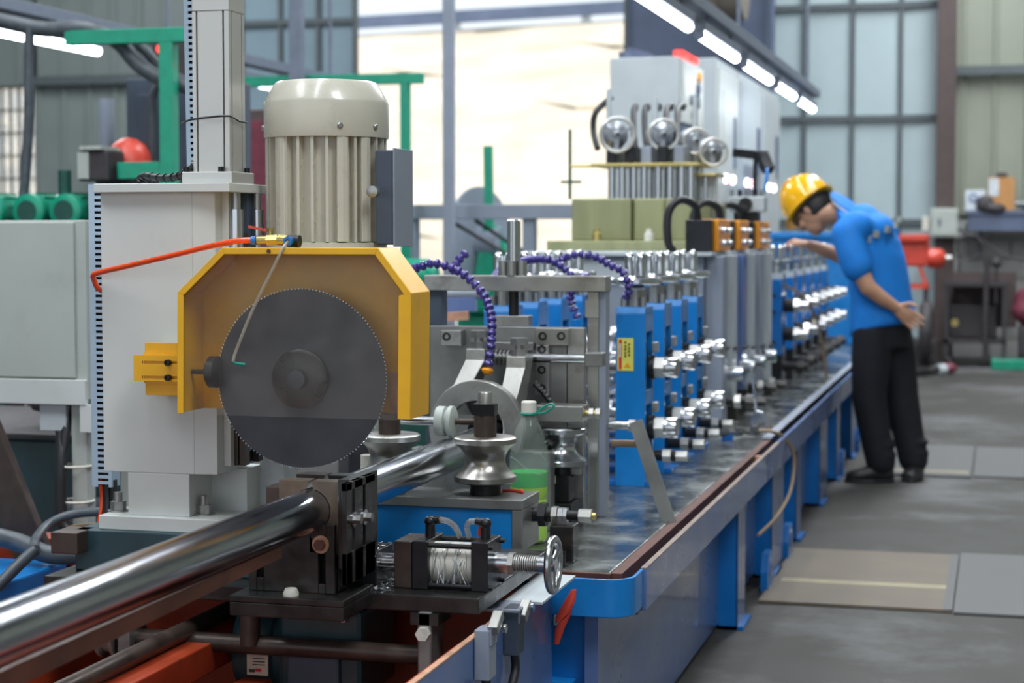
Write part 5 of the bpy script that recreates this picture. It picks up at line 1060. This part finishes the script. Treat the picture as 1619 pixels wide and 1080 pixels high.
# posts, beam and uncoiler in the doorway
tag(B().box(-3.955, -3.875, 9.9, 9.96, 0, 6.5).build('square_post', 'fixture_grey', bev=.004), 'grey square post rising behind the cream motor', 'post')
tag(B().box(-3.035, -2.975, 9.9, 9.96, 0, 6.5).build('square_post', 'grey_paint', bev=.004), 'slim grey square post standing before the open doorway', 'post')
ub = thing('strip_table', 'grey blue strip table beam on legs crossing before the open doorway', 'table', (-2.8, 10.3, 0))
B().box(-3.40, -2.25, 10.2, 10.32, 1.335, 1.42).build('beam', 'grey_paint', ub, .004)
for x in (-3.33, -2.62): B().box(x - .035, x + .035, 10.22, 10.30, 0, 1.335).build('leg', 'grey_paint', ub, .003)
for p0, p1 in (((-3.1, 10.25, 1.33), (-2.3, 10.25, .95)), ((-2.95, 10.27, 1.33), (-2.4, 10.27, 1.05))): B().tube([p0, ((p0[0] + p1[0]) / 2, p0[1], (p0[2] + p1[2]) / 2 - .03), p1], .012, 6).build('sag_cable', 'rubber', ub)
un = thing('uncoiler', 'green strip uncoiler with a grey round disc under the strip table', 'uncoiler', (-3.1, 11.2, 0))
B().lathe((-3.20, 11.2, 1.20), (1, -.35, 0), [(.33, -.02), (.35, 0), (.35, .02), (.1, .03), (.1, .2)], 40).build('side_disc', 'grey_paint', un)
B().beam((-3.08, 11.1, .2), (-3.11, 11.12, 1.80), .05, .05).build('arm', 'green_paint', un); B().box(-3.35, -2.7, 11.0, 11.5, .75, .98).build('gear_case', 'green_paint', un, .03); B().box(-3.3, -2.8, 11.05, 11.45, 0, .75).build('pedestal', 'green_paint', un, .02)
B().prism([(-3.2, .98), (-2.95, .98), (-3.03, 1.3), (-3.14, 1.3)], 'y', 11.1, 11.25).build('bearing_arm', 'green_paint', un, .01)
for i, (x, y, lb_) in enumerate(((-2.35, 9.3, 'green pump body half hidden behind the lift screw'), (-3.0, 9.2, 'green pump body at the foot of the slim grey post'))):
    t = thing('green_pump', lb_, 'pump', (x, y, 0)); B().lathe((x - .15, y, 1.02), 'x', [(.06, 0), (.1, .02), (.1, .26), (.06, .3)], 20).build('pump_body', 'green_paint', t); B().box(x - .12, x + .12, y - .1, y + .1, 0, .95).build('stand', 'green_dark', t, .01)
lr2 = thing('round_bar_rack', 'rack of round bars beside the far roll stands', 'rack', (-1.95, 6.4, 0))
B().cyl((-2.3, 6.3, 1.035), (-1.78, 6.36, 1.045), .028).build('grey_bar', 'pale_grey', lr2); B().beam((-2.3, 6.2, .985), (-1.80, 6.28, 1.0), .05, .05).build('blue_bar', 'slate_blue_tone', lr2); B().beam((-2.25, 6.1, .93), (-1.80, 6.18, .965), .04, .03).build('red_bar', 'rust_edge', lr2)
B().box(-2.3, -1.82, 6.05, 6.4, .86, .91).build('rack_top', 'maroon', lr2)
for x in (-2.26, -1.88): B().box(x, x + .04, 6.1, 6.35, 0, .86).build('rack_leg', 'clutter_dark', lr2)
dr = thing('red_locker', 'dull red brown locker standing behind the air cylinder', 'locker', (-4.2, 10.8, 0))
B().box(-4.55, -4.12, 10.6, 11.0, .08, 2.02).build('locker_body', 'brown_column', dr, .006); B().box(-4.50, -4.16, 10.585, 10.6, .15, 1.95).build('locker_door', 'maroon', dr, .004); B().box(-4.24, -4.22, 10.57, 10.585, 1.2, 1.4).build('handle', 'black_oxide', dr)
for x in (-4.5, -4.2): B().box(x, x + .05, 10.65, 10.95, 0, .08).build('foot', 'clutter_dark', dr)
bc = thing('blue_entry_cover', 'plain blue sheet cover at the entry end of the mill behind the worker', 'machine cover', (-1.2, 12.9, .5))
B().box(-1.5, -.88, 12.5, 13.3, .5, 1.22).build('cover', 'blue_bright', bc, .01); B().box(-1.52, -.86, 12.48, 13.32, 1.22, 1.26).build('lid', 'blue_bright', bc, .006)
tag(B().tube([(-1.03, 8.98, 1.0), (-.99, 9.1, .98), (-.94, 9.25, .93), (-.91, 9.4, .85), (-.88, 9.5, .72), (-.87, 9.55, .60), (-.86, 9.6, .505)], .008, 8).build('brown_cable', 'copper'), 'thin brown cable drooping over the forming stand shafts by the worker', 'cable')
# ------------------------------------------------------------------ worker
F = Vector((-.88, .47, 0)); Lf = Vector((-.47, -.88, 0)); U = Vector((0, 0, 1))
wk = thing('person', 'person in bright blue polo shirt, black trousers and yellow helmet bending over the mill', 'person', (-.55, 9.42, 0))
Hc = Vector((-.925, 9.45, 1.375)); hu = (F * .70 + U * .71).normalized(); hf = (F * .71 - U * .70).normalized()
RH = Matrix((hf, Lf, hu)).transposed()
bd = B()
bd.ell(Hc, (.093, .076, .112), 20, 14, RH); bd.ell(Hc + hf * .035 - hu * .065, (.058, .055, .055), 16, 10, RH); bd.ell(Hc + hf * .062 - hu * .095, (.028, .03, .024), 12, 8, RH)
bd.ell(Hc + hf * .10 - hu * .02, (.018, .013, .028), 10, 8, RH); bd.ell(Hc + hf * .112 - hu * .036, (.013, .016, .012), 10, 8, RH); bd.ell(Hc + hf * .088 - hu * .068, (.012, .025, .008), 10, 6, RH); bd.ell(Hc + hf * .086 + hu * .018, (.012, .05, .010), 10, 6, RH)
for s_ in (-1, 1):
    bd.ell(Hc + Lf * s_ * .077 - hf * .008 - hu * .008, (.018, .009, .032), 10, 8, RH); bd.ell(Hc + Lf * s_ * .04 + hf * .07 - hu * .03, (.025, .025, .025), 10, 8, RH)
bd.limb([Hc - hu * .06 - hf * .03, (-.79, 9.43, 1.355), (-.73, 9.42, 1.325)], [.058, .055, .05])
bd.limb([(-.70, 9.42, 1.30), (-.63, 9.42, 1.12), (-.57, 9.42, .88)], [.07, .085, .09])
bd.limb([(-.735, 9.26, 1.27), (-.69, 9.21, 1.11), (-.625, 9.195, .985), (-.555, 9.215, .93), (-.492, 9.24, .887)], [.062, .05, .042, .036, .027])
bd.limb([(-.62, 9.55, 1.23), (-.68, 9.63, 1.13), (-.80, 9.655, 1.135), (-.88, 9.63, 1.165), (-.955, 9.60, 1.192)], [.06, .05, .042, .035, .026])
def hand(w, d, n_, thumb, curl, flip=1):
    w = Vector(w); d = Vector(d).normalized(); n_ = Vector(n_).normalized(); s_ = d.cross(n_).normalized() * flip
    bd.loft([(w, s_ * .026, n_ * .020), (w + d * .03, s_ * .038, n_ * .018), (w + d * .07, s_ * .043, n_ * .016), (w + d * .095, s_ * .040, n_ * .013)], 14)
    for k, (off, ln) in enumerate(((-.033, .068), (-.011, .078), (.012, .072), (.034, .055))):
        b0 = w + d * (.085 - abs(off) * .2) + s_ * off; c = curl; d1 = (d * math.cos(c) + n_ * math.sin(c) + s_ * off * 1.6).normalized(); d2 = (d * math.cos(c * 2.2) + n_ * math.sin(c * 2.2) + s_ * off * 1.6).normalized()
        bd.limb([b0, b0 + d1 * ln * .5, b0 + d1 * ln * .5 + d2 * ln * .5], [.0095, .0088, .007], 10)
    t0 = w + d * .025 - s_ * .032; t1 = t0 + (d * .6 - s_ * .7 + n_ * thumb).normalized() * .038; t2 = t1 + (d * .9 - s_ * .2 + n_ * thumb).normalized() * .032
    bd.limb([t0, t1, t2], [.014, .0105, .008], 10)
hand((-.495, 9.24, .889), (.80, .06, -.58), (-.08, -.99, -.05), .25, .12)
hand((-.952, 9.60, 1.192), (-.93, -.1, .18), (-.15, .3, -.94), .5, .55)
hipL = Vector((-.61, 9.345, .84)); hipR = Vector((-.53, 9.495, .84))
bd.limb([hipL, (-.622, 9.35, .42), (-.56, 9.36, .10)], [.085, .055, .042]); bd.limb([hipR, (-.47, 9.5, .42), (-.405, 9.5, .10)], [.085, .055, .042])
bd.build('body', 'skin', wk, remesh=.0055, smooth=3)
# shirt
sh_ = B(); R_ = lambda a, b_: (Lf * a, F * b_)
sh_.loft([((x, 9.42, z), Lf * a, (F * b_ + U * tl)) for x, z, a, b_, tl in ((-.565, .765, .188, .160, -.045), (-.565, .82, .186, .158, -.03), (-.572, .92, .178, .146, 0), (-.592, 1.05, .182, .142, .01), (-.615, 1.16, .190, .142, .02), (-.642, 1.26, .190, .138, .04), (-.672, 1.325, .165, .118, .05), (-.715, 1.365, .105, .085, .05), (-.745, 1.385, .070, .066, .05))], 28)
for pts_, rs_ in (([(-.69, 9.27, 1.285), (-.735, 9.245, 1.25), (-.705, 9.215, 1.15), (-.682, 9.205, 1.085)], [.085, .082, .077, .076]), ([(-.62, 9.55, 1.285), (-.575, 9.60, 1.25), (-.63, 9.64, 1.15), (-.69, 9.655, 1.125)], [.085, .080, .074, .072])): sh_.limb(pts_, rs_, 18)
sh_.ell((-.672, 9.43, 1.325), (.092, .125, .078), 16, 10); sh_.ell((-.612, 9.40, 1.265), (.10, .14, .095), 16, 10)
so = sh_.build('polo_shirt', 'shirt_blue', wk, remesh=.010, smooth=22)
co = B().loft([((-.745, 9.42, 1.375), Lf * .082, F * .072 + U * .05), ((-.762, 9.42, 1.412), Lf * .078, F * .070 + U * .05)], 26).build('collar', 'shirt_blue', wk)
B().tube([Vector((-.750, 9.42, 1.388)) + Lf * .0845 * math.cos(a) + (F * .074 + U * .05) * math.sin(a) for a in [2 * PI * k / 28 for k in range(28)]], .005, 6, 1, True).build('collar_stripe', 'collar_white', co)
# printed characters across the upper back
for k in range(5):
    c = Vector((-.622 + .026 * k, 9.30 + .028 * k, 1.225 + .024 * k)); bdir = (-F * .85 + Lf * .45).normalized()
    hit = Vector((-.632, 9.42, c.z)); 
    rx = (c - hit); ang = math.atan2(rx.dot(Lf), rx.dot(-F))
    base = Vector((-.60 - (c.z - 1.16) * .32, 9.42, c.z)) + Lf * .188 * math.sin(ang) - F * .132 * math.cos(ang)
    nrm = (Lf * math.sin(ang) / .188 - F * math.cos(ang) / .132).normalized(); sd = U.cross(nrm).normalized()
    g_ = B()
    for (du, dv, su, sv) in ((0, .013, .028, .005), (0, 0, .024, .004), (0, -.013, .030, .005), (0, 0, .005, .034), (-.011, -.004, .004, .02), (.011, .004, .004, .02)):
        q = base + sd * du + U * dv + nrm * (.005 + .006 * min(k, 3))
        g_.add([q + sd * a * su / 2 + U * b_ * sv / 2 + nrm * e for e in (-.012, .003) for a, b_ in ((-1, -1), (1, -1), (1, 1), (-1, 1))], [(3, 2, 1, 0), (4, 5, 6, 7), (0, 1, 5, 4), (1, 2, 6, 5), (2, 3, 7, 6), (3, 0, 4, 7)])
    g_.build('printed_character', 'print_grey', so)
# trousers
tr_ = B()
tr_.loft([((-.565, 9.42, .82), Lf * .155, F * .125), ((-.565, 9.42, .76), Lf * .160, F * .130), ((-.565, 9.42, .68), Lf * .160, F * .130)], 24)
for h, kn, an in ((hipL, (-.625, 9.35, .43), (-.565, 9.36, .085)), (hipR, (-.475, 9.5, .43), (-.41, 9.5, .085))):
    h = Vector(h); kn = Vector(kn); an = Vector(an)
    tr_.limb([h - U * .08, h.lerp(kn, .5), kn, kn.lerp(an, .55), an + U * .02], [.102, .100, .088, .080, .076], 18); tr_.ell(an + U * .055, (.082, .08, .03), 14, 8); tr_.ell(an + U * .11, (.080, .078, .022), 14, 8)
tr_.build('trousers', 'trouser', wk, remesh=.011, smooth=3)
for heel, toe in (((-.51, 9.36), (-.735, 9.33)), ((-.385, 9.54), (-.43, 9.37))):
    h = Vector((heel[0], heel[1], 0)); t = Vector((toe[0], toe[1], 0)); d = (t - h).normalized(); s_ = U.cross(d)
    q = B().loft([(h - d * .01 + U * .045, s_ * .02, U * .03), (h + d * .02 + U * .05, s_ * .038, U * .048), (h.lerp(t, .4) + U * .052, s_ * .042, U * .046), (h.lerp(t, .7) + U * .036, s_ * .047, U * .034), (h.lerp(t, .92) + U * .03, s_ * .042, U * .028), (t + U * .026, s_ * .02, U * .018)], 18).build('shoe', 'shoe', wk)
    B().loft([(h - d * .014 + U * .011, s_ * .022, U * .011), (h + d * .03 + U * .011, s_ * .041, U * .011), (h.lerp(t, .6) + U * .011, s_ * .047, U * .011), (h.lerp(t, .92) + U * .011, s_ * .043, U * .011), (t + d * .006 + U * .011, s_ * .02, U * .01)], 14).build('sole', 'rubber', q)
B().ell(Hc - hf * .018 + hu * .012, (.096, .083, .108), 20, 14, RH).build('hair', 'hair', wk)
hl = B(); dome = []
for r, h in ((1.0, 0), (1.0, .025), (.985, .055), (.93, .09), (.80, .122), (.58, .146), (.3, .158), (.05, .162)): dome.append((Hc + hu * (.028 + h) - hf * .004, hf * .132 * r, Lf * .112 * r))
hl.loft(dome, 30); hl = hl.build('safety_helmet', 'helmet_yellow', wk)
B().loft([(Hc + hu * .020 + hf * .008, hf * .158, Lf * .122), (Hc + hu * .027 + hf * .008, hf * .160, Lf * .124), (Hc + hu * .036, hf * .136, Lf * .115)], 30).build('brim', 'helmet_yellow', hl)
for s_ in (-.045, 0, .045): B().tube([Hc + hu * (.028 + .164 * math.sin(a)) + hf * .132 * math.cos(a) * (1 - abs(s_)) + Lf * s_ for a in [.25 + .26 * k for k in range(11)]], .006, 6, 2).build('crown_rib', 'helmet_yellow', hl)
B().tube([Hc + hu * .01 + hf * .118 * math.cos(a) + Lf * .096 * math.sin(a) for a in [2 * PI * k / 24 for k in range(24)]], .008, 6, 1, True).build('headband', 'rubber', hl)
